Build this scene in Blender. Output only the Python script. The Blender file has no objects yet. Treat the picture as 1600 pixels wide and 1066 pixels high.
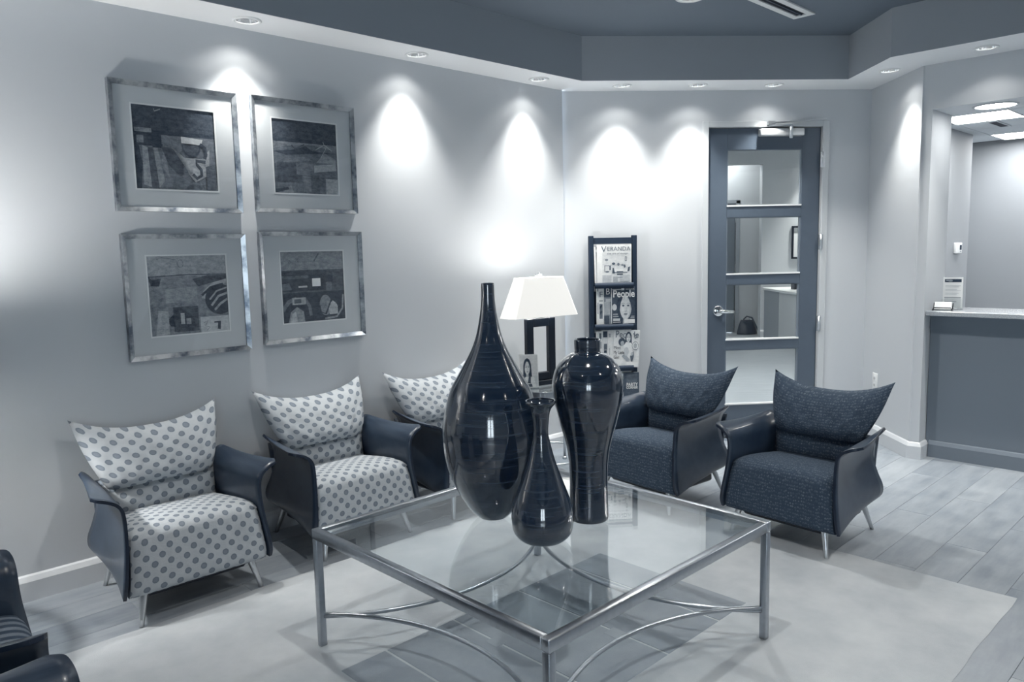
import bpy, bmesh, math, random
from math import sin, cos, pi, radians, sqrt
from mathutils import Vector, Matrix

random.seed(7)
SC = bpy.context.scene
COL = SC.collection

# ------------------------------------------------------------------ camera, world, exposure
cam_data = bpy.data.cameras.new('camera')
cam_data.sensor_fit = 'HORIZONTAL'; cam_data.sensor_width = 36.0; cam_data.lens = 27.0
cam_data.clip_start = 0.05; cam_data.clip_end = 100
cam = bpy.data.objects.new('camera', cam_data); COL.objects.link(cam)
ROT = ((0.999705, 0.020365, 0.013240), (0.010759, 0.117441, -0.993022), (-0.021777, 0.992871, 0.117187))
cam.matrix_world = Matrix(((ROT[0][0], ROT[0][1], ROT[0][2], 0), (ROT[1][0], ROT[1][1], ROT[1][2], 0),
                           (ROT[2][0], ROT[2][1], ROT[2][2], 1.31), (0, 0, 0, 1)))
SC.camera = cam
world = bpy.data.worlds.new('daylight'); SC.world = world; world.use_nodes = True
world.node_tree.nodes['Background'].inputs[0].default_value = (0.82, 0.91, 1.0, 1)
world.node_tree.nodes['Background'].inputs[1].default_value = 7.0
SC.view_settings.view_transform = 'Standard'; SC.view_settings.look = 'None'
SC.view_settings.gamma = 1.0; SC.view_settings.exposure = 0.82
SC.view_settings.use_curve_mapping = False

SPOT_WIDE, SPOT_BEAM = 1.2, 42.0         # watts of each recessed spot (flood and beam)
WARM = (1.0, 0.97, 0.91)
TRAY_W, PANEL_GLOW, HALL_GLOW, LAMP_W = 38.0, 20.0, 34.0, 7.5

# ------------------------------------------------------------------ helpers
S2 = sqrt(0.5)
def W(a, b, z=0.0):                      # room axes: a along the left wall, b away from it
    return Vector(((a + b) * S2, (a - b) * S2, z))

def lin(c):
    return c / 12.92 if c <= 0.04045 else ((c + 0.055) / 1.055) ** 2.4
def duo(t, m=1.0):                       # the photograph's navy-to-ivory toning as a pigment
    lo, hi = (14, 30, 50), (238, 240, 240)
    return tuple(m * lin((l + (h - l) * t) / 255.0) for l, h in zip(lo, hi)) + (1.0,)

MATS = {}
class NT:
    def __init__(s, name):
        s.m = bpy.data.materials.new(name); s.m.use_nodes = True
        s.t = s.m.node_tree; s.b = s.t.nodes['Principled BSDF']; s.out = s.t.nodes['Material Output']
    def n(s, typ, **kw):
        x = s.t.nodes.new(typ)
        for k, v in kw.items(): setattr(x, k, v)
        return x
    def l(s, a, b): s.t.links.new(a, b)
    def math(s, op, a, b=None, c=None):
        x = s.n('ShaderNodeMath', operation=op)
        for i, v in enumerate((a, b, c)):
            if v is None: continue
            if isinstance(v, (int, float)): x.inputs[i].default_value = v
            else: s.l(v, x.inputs[i])
        return x.outputs[0]
    def mix(s, f, a, b):
        x = s.n('ShaderNodeMix', data_type='RGBA')
        for i, v in ((0, f), (6, a), (7, b)):
            if isinstance(v, (int, float)): x.inputs[i].default_value = v
            elif isinstance(v, tuple): x.inputs[i].default_value = v
            else: s.l(v, x.inputs[i])
        return x.outputs[2]
    def noise(s, vec, scale, detail=3, rough=0.5):
        x = s.n('ShaderNodeTexNoise'); x.inputs['Scale'].default_value = scale
        x.inputs['Detail'].default_value = detail; x.inputs['Roughness'].default_value = rough
        if vec is not None: s.l(vec, x.inputs['Vector'])
        return x.outputs['Fac']
    def coord(s, which='Object', scale=(1, 1, 1), rot=(0, 0, 0)):
        c = s.n('ShaderNodeTexCoord'); m = s.n('ShaderNodeMapping')
        m.inputs['Scale'].default_value = scale; m.inputs['Rotation'].default_value = rot
        s.l(c.outputs[which], m.inputs['Vector']); return m.outputs[0]
    def bump(s, h, strength=0.2, dist=0.002):
        x = s.n('ShaderNodeBump'); x.inputs['Strength'].default_value = strength
        x.inputs['Distance'].default_value = dist; s.l(h, x.inputs['Height']); s.l(x.outputs[0], s.b.inputs['Normal'])
    def ramp(s, f, lo, hi):
        x = s.n('ShaderNodeMapRange'); x.inputs[1].default_value = lo; x.inputs[2].default_value = hi
        s.l(f, x.inputs[0]); return x.outputs[0]
    def set(s, col=None, rough=None, metal=None, spec=None, coat=None):
        if col is not None:
            if isinstance(col, tuple): s.b.inputs['Base Color'].default_value = col
            else: s.l(col, s.b.inputs['Base Color'])
        if rough is not None: s.b.inputs['Roughness'].default_value = rough
        if metal is not None: s.b.inputs['Metallic'].default_value = metal
        if spec is not None: s.b.inputs['Specular IOR Level'].default_value = spec
        if coat is not None: s.b.inputs['Coat Weight'].default_value = coat; s.b.inputs['Coat Roughness'].default_value = 0.06

def simple(name, col, rough=0.6, metal=0.0, spec=0.5, coat=None, grain=0.0, gscale=40.0):
    if name in MATS: return MATS[name]
    t = NT(name)
    if grain:
        f = t.noise(t.coord('Object'), gscale, 4)
        c = t.mix(f, tuple(v * (1 - grain) for v in col[:3]) + (1,), tuple(min(1, v * (1 + grain)) for v in col[:3]) + (1,))
        t.set(c, rough, metal, spec, coat)
    else: t.set(col, rough, metal, spec, coat)
    MATS[name] = t.m; return t.m

def emit(name, col, strength):
    if name in MATS: return MATS[name]
    t = NT(name); t.set((0.8, 0.8, 0.8, 1), 0.4)
    t.b.inputs['Emission Color'].default_value = tuple(col[:3]) + (1,); t.b.inputs['Emission Strength'].default_value = strength
    MATS[name] = t.m; return t.m

def paint(name, col, rough=0.75):
    t = NT(name); v = t.coord('Object')
    t.set(t.mix(t.noise(v, 1.3, 2), tuple(c * 0.97 for c in col[:3]) + (1,), tuple(c * 1.03 for c in col[:3]) + (1,)), rough, spec=0.25)
    t.bump(t.noise(v, 260, 2), 0.08, 0.001); return t.m

def glass_mat(name, tint=(0.93, 0.96, 0.97), ior=1.45, boost=1.0):
    t = NT(name); tr = t.n('ShaderNodeBsdfTransparent'); tr.inputs[0].default_value = tint + (1,)
    gl = t.n('ShaderNodeBsdfGlossy'); gl.inputs['Roughness'].default_value = 0.0; gl.inputs[0].default_value = (1, 1, 1, 1)
    fa = t.n('ShaderNodeLayerWeight').outputs['Facing']; f0 = ((ior - 1) / (ior + 1)) ** 2       # Schlick, the same from either side of the sheet
    f = t.math('MULTIPLY', t.math('ADD', t.math('MULTIPLY', t.math('POWER', fa, 5.0), 1 - f0), f0), boost); mx = t.n('ShaderNodeMixShader')
    t.l(f, mx.inputs[0]); t.l(tr.outputs[0], mx.inputs[1]); t.l(gl.outputs[0], mx.inputs[2]); t.l(mx.outputs[0], t.out.inputs[0])
    return t.m

class MB:
    """collects shapes; build() links them as ONE mesh object"""
    def __init__(s): s.bm = bmesh.new(); s.uv = s.bm.loops.layers.uv.new('UVMap')
    def face(s, pts, mat=0, smooth=False):
        f = s.bm.faces.new([s.bm.verts.new(p) for p in pts]); f.material_index = mat; f.smooth = smooth; return f
    def box(s, lo, hi, mat=0, bev=0.0, seg=1, M=None):
        lo, hi = Vector(lo), Vector(hi); c, d = (lo + hi) / 2, hi - lo
        r = bmesh.ops.create_cube(s.bm, size=1.0, matrix=Matrix.Translation(c) @ Matrix.Diagonal((d.x, d.y, d.z, 1)))
        vs = r['verts']; fs = {f for v in vs for f in v.link_faces}
        for f in fs: f.material_index = mat
        if bev > 0:
            es = list({e for v in vs for e in v.link_edges})
            rr = bmesh.ops.bevel(s.bm, geom=es, offset=min(bev, min(d) * 0.45), segments=seg, affect='EDGES', profile=0.5)
            vs = list({v for v in rr['verts']} | {v for v in vs if v.is_valid})
            for v in vs:
                for f in v.link_faces: f.material_index = mat; f.smooth = seg > 1
        if M is not None: bmesh.ops.transform(s.bm, matrix=M, verts=[v for v in vs if v.is_valid])
        return s
    def prism(s, poly, z0, z1, mat=0):
        b = [s.bm.verts.new((p[0], p[1], z0)) for p in poly]; t = [s.bm.verts.new((p[0], p[1], z1)) for p in poly]
        n = len(poly)
        for i in range(n):
            f = s.bm.faces.new((b[i], b[(i + 1) % n], t[(i + 1) % n], t[i])); f.material_index = mat
        s.bm.faces.new(list(reversed(b))).material_index = mat; s.bm.faces.new(t).material_index = mat; return s
    def lathe(s, prof, n=48, mat=0, M=None, smooth=True, a0=0.0):
        rings = []
        for r, z in prof:
            if r < 1e-6: rings.append([s.bm.verts.new((0, 0, z))])
            else: rings.append([s.bm.verts.new((r * cos(a0 + 2 * pi * i / n), r * sin(a0 + 2 * pi * i / n), z)) for i in range(n)])
        allv = [v for r in rings for v in r]
        for A, B in zip(rings, rings[1:]):
            for i in range(n):
                q = [A[i % len(A)], A[(i + 1) % len(A)], B[(i + 1) % len(B)], B[i % len(B)]]
                u = []
                for v in q:
                    if v not in u: u.append(v)
                if len(u) > 2:
                    f = s.bm.faces.new(u); f.smooth = smooth; f.material_index = mat
        if M is not None: bmesh.ops.transform(s.bm, matrix=M, verts=allv)
        return s
    def tube(s, pts, r, n=10, mat=0, closed=False):
        pts = [Vector(p) for p in pts]; rr = r if isinstance(r, (list, tuple)) else [r] * len(pts); rings = []
        up = Vector((0, 0, 1)); m = len(pts)
        for i, p in enumerate(pts):
            a = pts[(i - 1) % m] if closed or i > 0 else p; b = pts[(i + 1) % m] if closed or i < m - 1 else p
            d = (b - a).normalized(); x = d.cross(up)
            if x.length < 1e-3: x = d.cross(Vector((0, 1, 0)))
            x.normalize(); y = x.cross(d).normalized()
            rings.append([s.bm.verts.new(p + rr[i] * (cos(2 * pi * k / n) * x + sin(2 * pi * k / n) * y)) for k in range(n)])
        for i in range(m if closed else m - 1):
            A, B = rings[i], rings[(i + 1) % m]
            for k in range(n):
                f = s.bm.faces.new((A[k], A[(k + 1) % n], B[(k + 1) % n], B[k])); f.smooth = True; f.material_index = mat
        if not closed:
            for R in (list(reversed(rings[0])), rings[-1]): s.bm.faces.new(R).material_index = mat
        return s
    def grid(s, P, nu, nv, mat=0, uvf=None, flip=False):
        V = [[s.bm.verts.new(P(i / nu, j / nv)) for j in range(nv + 1)] for i in range(nu + 1)]
        for i in range(nu):
            for j in range(nv):
                idx = [(i, j), (i + 1, j), (i + 1, j + 1), (i, j + 1)]
                if flip: idx.reverse()
                f = s.bm.faces.new([V[a][b] for a, b in idx]); f.smooth = True; f.material_index = mat
                if uvf:
                    for lp, (a, b) in zip(f.loops, idx): lp[s.uv].uv = uvf(a / nu, b / nv)
        return V
    def build(s, name, mats, parent=None, loc=None, rotz=0.0, weld=False, normals=True):
        if weld: bmesh.ops.remove_doubles(s.bm, verts=s.bm.verts[:], dist=1e-5)
        if normals: bmesh.ops.recalc_face_normals(s.bm, faces=s.bm.faces[:])
        me = bpy.data.meshes.new(name); s.bm.to_mesh(me); s.bm.free()
        for m in (mats if isinstance(mats, (list, tuple)) else [mats]): me.materials.append(m)
        o = bpy.data.objects.new(name, me); COL.objects.link(o)
        if parent is not None: o.parent = parent
        if loc is not None: o.location = loc
        o.rotation_euler = (0, 0, rotz)
        return o

def tag(o, label=None, cat=None, group=None, kind=None):
    if label: o['label'] = label
    if cat: o['category'] = cat
    if group: o['group'] = group
    if kind: o['kind'] = kind
    return o
def thing(name, label, cat, loc=(0, 0, 0), rotz=0.0, group=None, rx=0.0):
    o = bpy.data.objects.new(name, None); COL.objects.link(o); o.empty_display_size = 0.1
    o.location = loc; o.rotation_euler = (rx, 0, rotz); return tag(o, label, cat, group)
def struct(o): o['kind'] = 'structure'; return o
def copy_tree(o, parent=None):
    c = o.copy(); COL.objects.link(c)
    if parent is not None: c.parent = parent
    for ch in list(o.children): copy_tree(ch, c)
    return c

def panel(mb, p0, p1, th, z0, z1, holes=(), mat=0):
    """wall slab from p0 to p1 (plan), its seen face on that line, thickness th to the side given by th's sign"""
    p0, p1 = Vector((p0[0], p0[1], 0)), Vector((p1[0], p1[1], 0)); L = (p1 - p0).length; d = (p1 - p0) / L
    n = Vector((-d.y, d.x, 0)) * th
    ss = sorted({0.0, L} | {v for h in holes for v in h[:2]}); zs = sorted({z0, z1} | {v for h in holes for v in h[2:]})
    ss = [v for v in ss if 0 <= v <= L]; zs = [v for v in zs if z0 <= v <= z1]
    def solid(i, j):
        if not (0 <= i < len(ss) - 1 and 0 <= j < len(zs) - 1): return False
        cs, cz = (ss[i] + ss[i + 1]) / 2, (zs[j] + zs[j + 1]) / 2
        return not any(h[0] < cs < h[1] and h[2] < cz < h[3] for h in holes)
    def q(s_, z_, k): return p0 + d * s_ + n * k + Vector((0, 0, z_))
    for i in range(len(ss) - 1):
        for j in range(len(zs) - 1):
            if not solid(i, j): continue
            a, b, c, e = ss[i], ss[i + 1], zs[j], zs[j + 1]
            mb.face([q(a, c, 0), q(b, c, 0), q(b, e, 0), q(a, e, 0)], mat); mb.face([q(a, c, 1), q(a, e, 1), q(b, e, 1), q(b, c, 1)], mat)
            if not solid(i - 1, j): mb.face([q(a, c, 0), q(a, e, 0), q(a, e, 1), q(a, c, 1)], mat)
            if not solid(i + 1, j): mb.face([q(b, c, 0), q(b, c, 1), q(b, e, 1), q(b, e, 0)], mat)
            if not solid(i, j - 1): mb.face([q(a, c, 0), q(a, c, 1), q(b, c, 1), q(b, c, 0)], mat)
            if not solid(i, j + 1): mb.face([q(a, e, 0), q(b, e, 0), q(b, e, 1), q(a, e, 1)], mat)
    return mb

def sweep(mb, path, prof, side, mat=0):
    """skirting profile [(offset, z)] run along a plan path, mitred; side=+1 offsets to the left of travel"""
    P = [Vector((p[0], p[1])) for p in path]; rings = []
    for i, p in enumerate(P):
        d0 = (P[i] - P[i - 1]).normalized() if i else (P[1] - P[0]).normalized()
        d1 = (P[i + 1] - P[i]).normalized() if i < len(P) - 1 else d0
        n0, n1 = Vector((-d0.y, d0.x)) * side, Vector((-d1.y, d1.x)) * side
        m = (n0 + n1); m = m / max(0.2, m.dot(n0))
        rings.append([mb.bm.verts.new((p.x + m.x * o, p.y + m.y * o, z)) for o, z in prof])
    for A, B in zip(rings, rings[1:]):
        for k in range(len(prof) - 1): mb.bm.faces.new((A[k], A[k + 1], B[k + 1], B[k])).material_index = mat
    for R in (rings[0], rings[-1]): mb.bm.faces.new(R).material_index = mat
    return mb

def lettering(text, size, mat, parent, loc, rot=(pi / 2, 0, 0), width=None, name='lettering', shear=0.0, bold=0.0):
    cu = bpy.data.curves.new('lettering', 'FONT'); cu.body = text; cu.size = size; cu.align_x = 'CENTER'; cu.align_y = 'CENTER'
    cu.shear = shear; cu.offset = bold; cu.resolution_u = 3; cu.extrude = 0.0004
    t = bpy.data.objects.new('lettering', cu); COL.objects.link(t); bpy.context.view_layer.update()
    me = bpy.data.meshes.new_from_object(t.evaluated_get(bpy.context.evaluated_depsgraph_get()))
    bpy.data.objects.remove(t); bpy.data.curves.remove(cu)
    if width:
        xs = [v.co.x for v in me.vertices]; k = width / (max(xs) - min(xs))
        for v in me.vertices: v.co.x *= k
    me.materials.clear(); me.materials.append(mat)
    o = bpy.data.objects.new(name, me); COL.objects.link(o); o.parent = parent; o.location = loc; o.rotation_euler = rot
    return o

# ------------------------------------------------------------------ materials
M_wall = paint('wall_paint', (0.525, 0.555, 0.588, 1))
M_soffit = paint('soffit_paint', (0.77, 0.79, 0.81, 1))
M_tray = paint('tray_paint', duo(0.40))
M_trim = simple('trim_enamel', (0.58, 0.61, 0.645, 1), 0.35)
M_countershade = paint('counter_wall_shade', duo(0.45))  # wall paint darkened to carry the shade below the countertop
M_door = simple('door_lacquer', duo(0.30), 0.38, grain=0.05, gscale=25)
M_doorframe = simple('door_frame_enamel', duo(0.78), 0.35)
M_doorbead = simple('door_bead', duo(0.42), 0.4)
M_bead = simple('glazing_bead_enamel', duo(0.92), 0.35)
M_steel = simple('brushed_steel', (0.60, 0.63, 0.66, 1), 0.30, metal=1.0)
M_chrome = simple('polished_chrome', (0.75, 0.77, 0.78, 1), 0.12, metal=1.0)
M_tablemetal = simple('table_pewter', (0.42, 0.45, 0.49, 1), 0.28, metal=1.0, grain=0.15, gscale=60)
M_white = simple('white_plastic', duo(0.93), 0.4)
M_paper = simple('paper', duo(0.92), 0.8, spec=0.2)
M_ink = simple('ink', duo(0.06), 0.7, spec=0.2)
M_inkgrey = simple('grey_ink', duo(0.35), 0.7, spec=0.2)
M_black = simple('black_lacquer', duo(0.0, 0.6), 0.35)
M_dark = simple('dark_void', duo(0.0, 0.6), 0.8)
M_glass = glass_mat('clear_glass', (0.95, 0.97, 0.97), 1.45)
M_tableglass = glass_mat('table_glass', (0.93, 0.955, 0.965), 1.52, 1.15)
M_acrylic = glass_mat('acrylic', (0.96, 0.97, 0.97), 1.3)
M_reflector = simple('downlight_reflector', (0.82, 0.83, 0.84, 1), 0.15, metal=1.0)
M_bulb = emit('halogen_bulb', WARM, 12.0)
M_panel = emit('ceiling_light_panel', (1, 0.985, 0.95), PANEL_GLOW)
M_hallpanel = emit('hall_fill_panel', (1, 0.985, 0.95), HALL_GLOW)

def mk_floor(name, base, var):
    t = NT(name); oi = t.n('ShaderNodeObjectInfo'); c = t.n('ShaderNodeTexCoord')
    off = t.n('ShaderNodeCombineXYZ'); r = t.math('MULTIPLY', oi.outputs['Random'], 37.0); t.l(r, off.inputs[0]); t.l(r, off.inputs[1])
    ad = t.n('ShaderNodeVectorMath', operation='ADD'); t.l(c.outputs['Object'], ad.inputs[0]); t.l(off.outputs[0], ad.inputs[1])
    mp = t.n('ShaderNodeMapping'); mp.inputs['Scale'].default_value = (1.6, 9, 1); t.l(ad.outputs[0], mp.inputs['Vector'])
    f = t.noise(mp.outputs[0], 2.2, 6, 0.62); f2 = t.noise(ad.outputs[0], 7, 4, 0.6)
    ff = t.math('ADD', t.math('MULTIPLY', f, 0.55), t.math('MULTIPLY', f2, 0.45))
    ff = t.math('ADD', t.ramp(ff, 0.3, 0.7), t.math('MULTIPLY', t.math('SUBTRACT', oi.outputs['Random'], 0.5), 0.55))
    t.set(t.mix(ff, duo(base - var), duo(base + var)), 0.36, spec=0.5)
    t.bump(f, 0.08, 0.001)
    rr = t.ramp(f2, 0.2, 0.8); t.l(t.math('ADD', t.math('MULTIPLY', rr, 0.16), 0.30), t.b.inputs['Roughness'])
    return t.m
M_plank = mk_floor('floor_plank', 0.56, 0.08)
M_subfloor = simple('subfloor', duo(0.36), 0.6)
M_hallfloor = mk_floor('hall_floor', 0.74, 0.06)

def mk_rug():
    t = NT('rug_pile'); v = t.coord('Object')
    f = t.noise(v, 3.2, 5, 0.6); g = t.noise(v, 420, 2)
    c = t.mix(t.ramp(f, 0.3, 0.7), duo(0.68), duo(0.80)); t.set(t.mix(t.math('MULTIPLY', g, 0.2), c, duo(0.6)), 0.95, spec=0.1)
    t.bump(t.math('ADD', g, t.math('MULTIPLY', f, 3)), 0.35, 0.003); return t.m
M_rug = mk_rug()
def mk_block():
    t = NT('rug_block_pile'); v = t.coord('Object'); oi = t.n('ShaderNodeObjectInfo')
    f = t.noise(v, 4.5, 5, 0.65); g = t.noise(v, 420, 2)
    ff = t.math('ADD', t.ramp(f, 0.3, 0.7), t.math('MULTIPLY', t.math('SUBTRACT', oi.outputs['Random'], 0.5), 0.4))
    t.set(t.mix(ff, duo(0.54), duo(0.61)), 0.95, spec=0.1); t.bump(g, 0.3, 0.003); return t.m
M_block = mk_block()

def mk_dots():
    t = NT('dotted_upholstery'); uv = t.n('ShaderNodeUVMap'); sp = t.n('ShaderNodeSeparateXYZ'); t.l(uv.outputs[0], sp.inputs[0])
    P, Q = 0.057, 0.057
    def cell(ou, ov):
        fu = t.math('SUBTRACT', t.math('FRACT', t.math('ADD', t.math('DIVIDE', sp.outputs[0], P), 10 + ou)), 0.5)
        fv = t.math('SUBTRACT', t.math('FRACT', t.math('ADD', t.math('DIVIDE', sp.outputs[1], Q), 10 + ov)), 0.5)
        return t.math('SQRT', t.math('ADD', t.math('MULTIPLY', fu, fu), t.math('MULTIPLY', fv, fv)))
    d = t.math('MINIMUM', cell(0, 0), cell(0.5, 0.5))
    wob = t.noise(uv.outputs[0], 160, 2); d = t.math('ADD', d, t.math('MULTIPLY', t.math('SUBTRACT', wob, 0.5), 0.05))
    m = t.n('ShaderNodeMapRange'); m.inputs[1].default_value = 0.19; m.inputs[2].default_value = 0.22; m.inputs[3].default_value = 1; m.inputs[4].default_value = 0; t.l(d, m.inputs[0])
    ring = t.n('ShaderNodeMapRange'); ring.inputs[1].default_value = 0.10; ring.inputs[2].default_value = 0.18; t.l(d, ring.inputs[0])
    g = t.noise(uv.outputs[0], 900, 2); n2 = t.noise(uv.outputs[0], 30, 3)
    base = t.mix(n2, duo(0.65), duo(0.75)); dot = t.mix(ring.outputs[0], duo(0.47), duo(0.41))
    t.set(t.mix(m.outputs[0], base, dot), 0.85, spec=0.25); t.bump(t.math('ADD', t.math('MULTIPLY', g, 0.08), t.noise(t.coord('Object', (1, 1, 1.6)), 17, 3, 0.6)), 0.5, 0.006); return t.m
M_dots = mk_dots()
def mk_squiggle():
    t = NT('dark_loop_upholstery'); uv = t.n('ShaderNodeUVMap'); sp = t.n('ShaderNodeSeparateXYZ'); t.l(uv.outputs[0], sp.inputs[0])
    mp = t.n('ShaderNodeMapping'); mp.inputs['Scale'].default_value = (1 / 0.0115, 1 / 0.0145, 1); t.l(uv.outputs[0], mp.inputs['Vector'])
    vo = t.n('ShaderNodeTexVoronoi'); vo.inputs['Scale'].default_value = 1.0; vo.inputs['Randomness'].default_value = 0.45; t.l(mp.outputs[0], vo.inputs['Vector'])
    ring = t.n('ShaderNodeMapRange'); ring.inputs[1].default_value = 0.15; ring.inputs[2].default_value = 0.0
    t.l(t.math('ABSOLUTE', t.math('SUBTRACT', vo.outputs['Distance'], 0.33)), ring.inputs[0])
    df = t.n('ShaderNodeVectorMath', operation='SUBTRACT'); t.l(mp.outputs[0], df.inputs[0]); t.l(vo.outputs['Position'], df.inputs[1])
    ds = t.n('ShaderNodeSeparateXYZ'); t.l(df.outputs[0], ds.inputs[0])
    up = t.n('ShaderNodeMapRange'); up.inputs[1].default_value = -0.30; up.inputs[2].default_value = 0.0; t.l(ds.outputs[1], up.inputs[0])
    k = t.math('MULTIPLY', ring.outputs[0], up.outputs[0])
    k = t.math('MULTIPLY', k, t.ramp(t.noise(uv.outputs[0], 45, 3), 0.25, 0.7))
    t.set(t.mix(k, duo(0.19), duo(0.44)), 0.9, spec=0.2); t.bump(t.math('ADD', t.math('MULTIPLY', t.noise(uv.outputs[0], 700, 2), 0.1), t.noise(t.coord('Object', (1, 1, 1.6)), 15, 3, 0.6)), 0.45, 0.006); return t.m
M_loops = mk_squiggle()
def mk_stripe():
    t = NT('striped_upholstery'); uv = t.n('ShaderNodeUVMap'); sp = t.n('ShaderNodeSeparateXYZ'); t.l(uv.outputs[0], sp.inputs[0])
    w = t.math('SINE', t.math('MULTIPLY', sp.outputs[0], 2 * pi / 0.045)); g = t.noise(uv.outputs[0], 420, 3)
    k = t.math('MULTIPLY', t.ramp(w, -0.35, 0.35), t.math('ADD', t.math('MULTIPLY', g, 0.8), 0.4))
    t.set(t.mix(k, duo(0.18), duo(0.46)), 0.9, spec=0.2); t.bump(g, 0.3, 0.001); return t.m
M_stripe = mk_stripe()
def mk_wood():
    t = NT('dark_bent_plywood'); v = t.coord('Object', (14, 2.0, 2.0))
    f = t.noise(v, 3.0, 5, 0.6)
    t.set(t.mix(t.ramp(f, 0.3, 0.75), duo(0.05), duo(0.19)), 0.33, spec=0.5, coat=0.25); t.bump(f, 0.05, 0.001); return t.m
M_wood = mk_wood()
M_edge = simple('plywood_edge', duo(0.0), 0.4)
def mk_vase():
    t = NT('lacquered_bamboo'); v = t.coord('Object', (1.0, 1.0, 38.0))
    f = t.noise(v, 2.0, 5, 0.7); g = t.noise(t.coord('Object', (3, 3, 150)), 1.5, 3)
    k = t.math('MULTIPLY', t.ramp(f, 0.40, 0.78), t.ramp(g, 0.25, 0.75))
    t.set(t.mix(k, duo(0.0), (0.068, 0.092, 0.124, 1)), 0.10, spec=0.8, coat=1.0)
    t.bump(t.math('ADD', f, g), 0.10, 0.002); return t.m
M_vase = mk_vase()
def mk_silverleaf():
    t = NT('silver_leaf_frame'); v = t.coord('Object', (1, 1, 1)); f = t.noise(v, 11, 4, 0.6); g = t.noise(v, 70, 2)
    k = t.math('ADD', t.math('MULTIPLY', t.ramp(f, 0.38, 0.62), 0.8), t.math('MULTIPLY', g, 0.2))
    t.set(t.mix(k, duo(0.20), duo(0.78)), 0.28, metal=0.75); t.bump(f, 0.15, 0.002); return t.m
M_silver = mk_silverleaf()
M_mat = simple('mat_board', duo(0.88), 0.9, spec=0.1)
M_matbevel = simple('mat_bevel', duo(1.0), 0.9, spec=0.1)
M_pictureglass = glass_mat('picture_glass', (0.97, 0.975, 0.98), 1.42)
def mk_granite():
    t = NT('granite'); v = t.coord('Object'); f = t.noise(v, 240, 3, 0.7)
    t.set(t.mix(t.ramp(f, 0.35, 0.65), duo(0.48), duo(0.78)), 0.16, spec=0.5); return t.m
M_granite = mk_granite()
def mk_tileceil():
    t = NT('ceiling_tile'); v = t.coord('Object'); t.set(t.mix(t.noise(v, 120, 3), duo(0.66), duo(0.76)), 0.9, spec=0.1); return t.m
M_ctile = mk_tileceil()
TONES = {}
def tone(v, rough=0.9, painterly=0.35):
    k = (round(v, 2), painterly)
    if k not in TONES:
        t = NT('pigment_%02d' % int(v * 100)); c = t.coord('Object')
        f = t.noise(t.coord('Object', (1.0, 1, 1.8)), 34, 6, 0.75); g = t.noise(t.coord('Object', (1, 1, 0.35)), 160, 3, 0.7)
        ff = t.math('ADD', t.math('MULTIPLY', t.ramp(f, 0.3, 0.7), 0.7), t.math('MULTIPLY', g, 0.3))
        t.set(t.mix(ff, duo(max(0, v * (1.42 if painterly > 0.5 else 1.0) + 0.03 - painterly * 0.24)), duo(min(1, v * (1.42 if painterly > 0.5 else 1.0) + 0.03 + painterly * 0.36))), rough, spec=0.2); TONES[k] = t.m
    return TONES[k]

# ------------------------------------------------------------------ room shell
ZS, ZT = 2.315, 2.575                                 # soffit and tray heights
CL = Vector((0.285, 5.075)); CR = Vector((2.345, 5.26))   # back wall, left and right ends
bt = (CR - CL).normalized(); BROT = math.atan2(bt.y, bt.x); BLEN = (CR - CL).length
def BW(s, off, z): return Vector((CL.x + bt.x * s + bt.y * off, CL.y + bt.y * s - bt.x * off, z))  # off = towards the room

LW = -3.37
pl = lambda a, b: W(a, b)[:2]
mb = MB(); panel(mb, pl(-3.5, LW), pl(3.775, LW), 0.12, 0, ZT); struct(mb.build('wall_left', M_wall))
door_s0, door_s1, door_z = 0.924, 1.781, 2.117
mb = MB(); panel(mb, CL, CR, 0.12, 0, 2.9, [(door_s0, door_s1, 0, door_z)]); struct(mb.build('wall_back', M_wall))
mb = MB(); panel(mb, CR, (2.345, 4.605), 0.028, 0, ZT); struct(mb.build('wall_right', M_wall))
# reception wall: strip, opening above the counter, run on beyond the frame
mb = MB()
pa, pb_ = pl(4.92, -1.598), pl(4.92, 3.6)
panel(mb, pa, pb_, 0.35, 0, ZT, [(0.055, 2.6, 0.0, 2.065)])
struct(mb.build('wall_reception', M_wall))
mb = MB(); panel(mb, pl(4.92, 3.5), pl(-2.0, 3.5), 0.12, 0, ZT); struct(mb.build('wall_near', M_wall))
mb = MB(); panel(mb, pl(-3.5, 2.0), pl(-3.5, LW - 0.1), 0.12, 0, ZT); struct(mb.build('wall_far', M_wall))
c0, c1 = W(-2.0, 3.5), W(-3.5, 2.0); cw = (c1 - c0).length; cm = cw / 2
wh = [(cm - 0.72, cm - 0.08, 0.25, 2.1), (cm + 0.08, cm + 0.72, 0.25, 2.1)]
mb = MB(); panel(mb, c0, c1, 0.12, 0, ZT, wh); struct(mb.build('wall_front', M_wall))
cd = (c1 - c0).normalized(); cn = Vector((-cd.y, cd.x, 0))
for i, h in enumerate(wh):
    e = struct(thing('window_%d' % (i + 1), 'tall window in the wall opposite the door', None, c0 + cd * h[0], math.atan2(cd.y, cd.x)))
    w_, z0, z1 = h[1] - h[0], h[2], h[3]
    mb = MB()
    for lo, hi in (((0, 0.03, z0), (0.04, 0.08, z1)), ((w_ - 0.04, 0.03, z0), (w_, 0.08, z1)), ((0.04, 0.03, z0), (w_ - 0.04, 0.08, z0 + 0.04)),
                   ((0.04, 0.03, z1 - 0.04), (w_ - 0.04, 0.08, z1)), ((0.04, 0.03, 1.30), (w_ - 0.04, 0.08, 1.34))): mb.box(lo, hi)
    mb.build('window_frame', M_trim, e)
    MB().box((0.04, 0.05, z0 + 0.04), (w_ - 0.04, 0.056, 1.30)).build('pane', M_glass, e)
    MB().box((0.04, 0.05, 1.34), (w_ - 0.04, 0.056, z1 - 0.04)).build('pane', M_glass, e)

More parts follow.
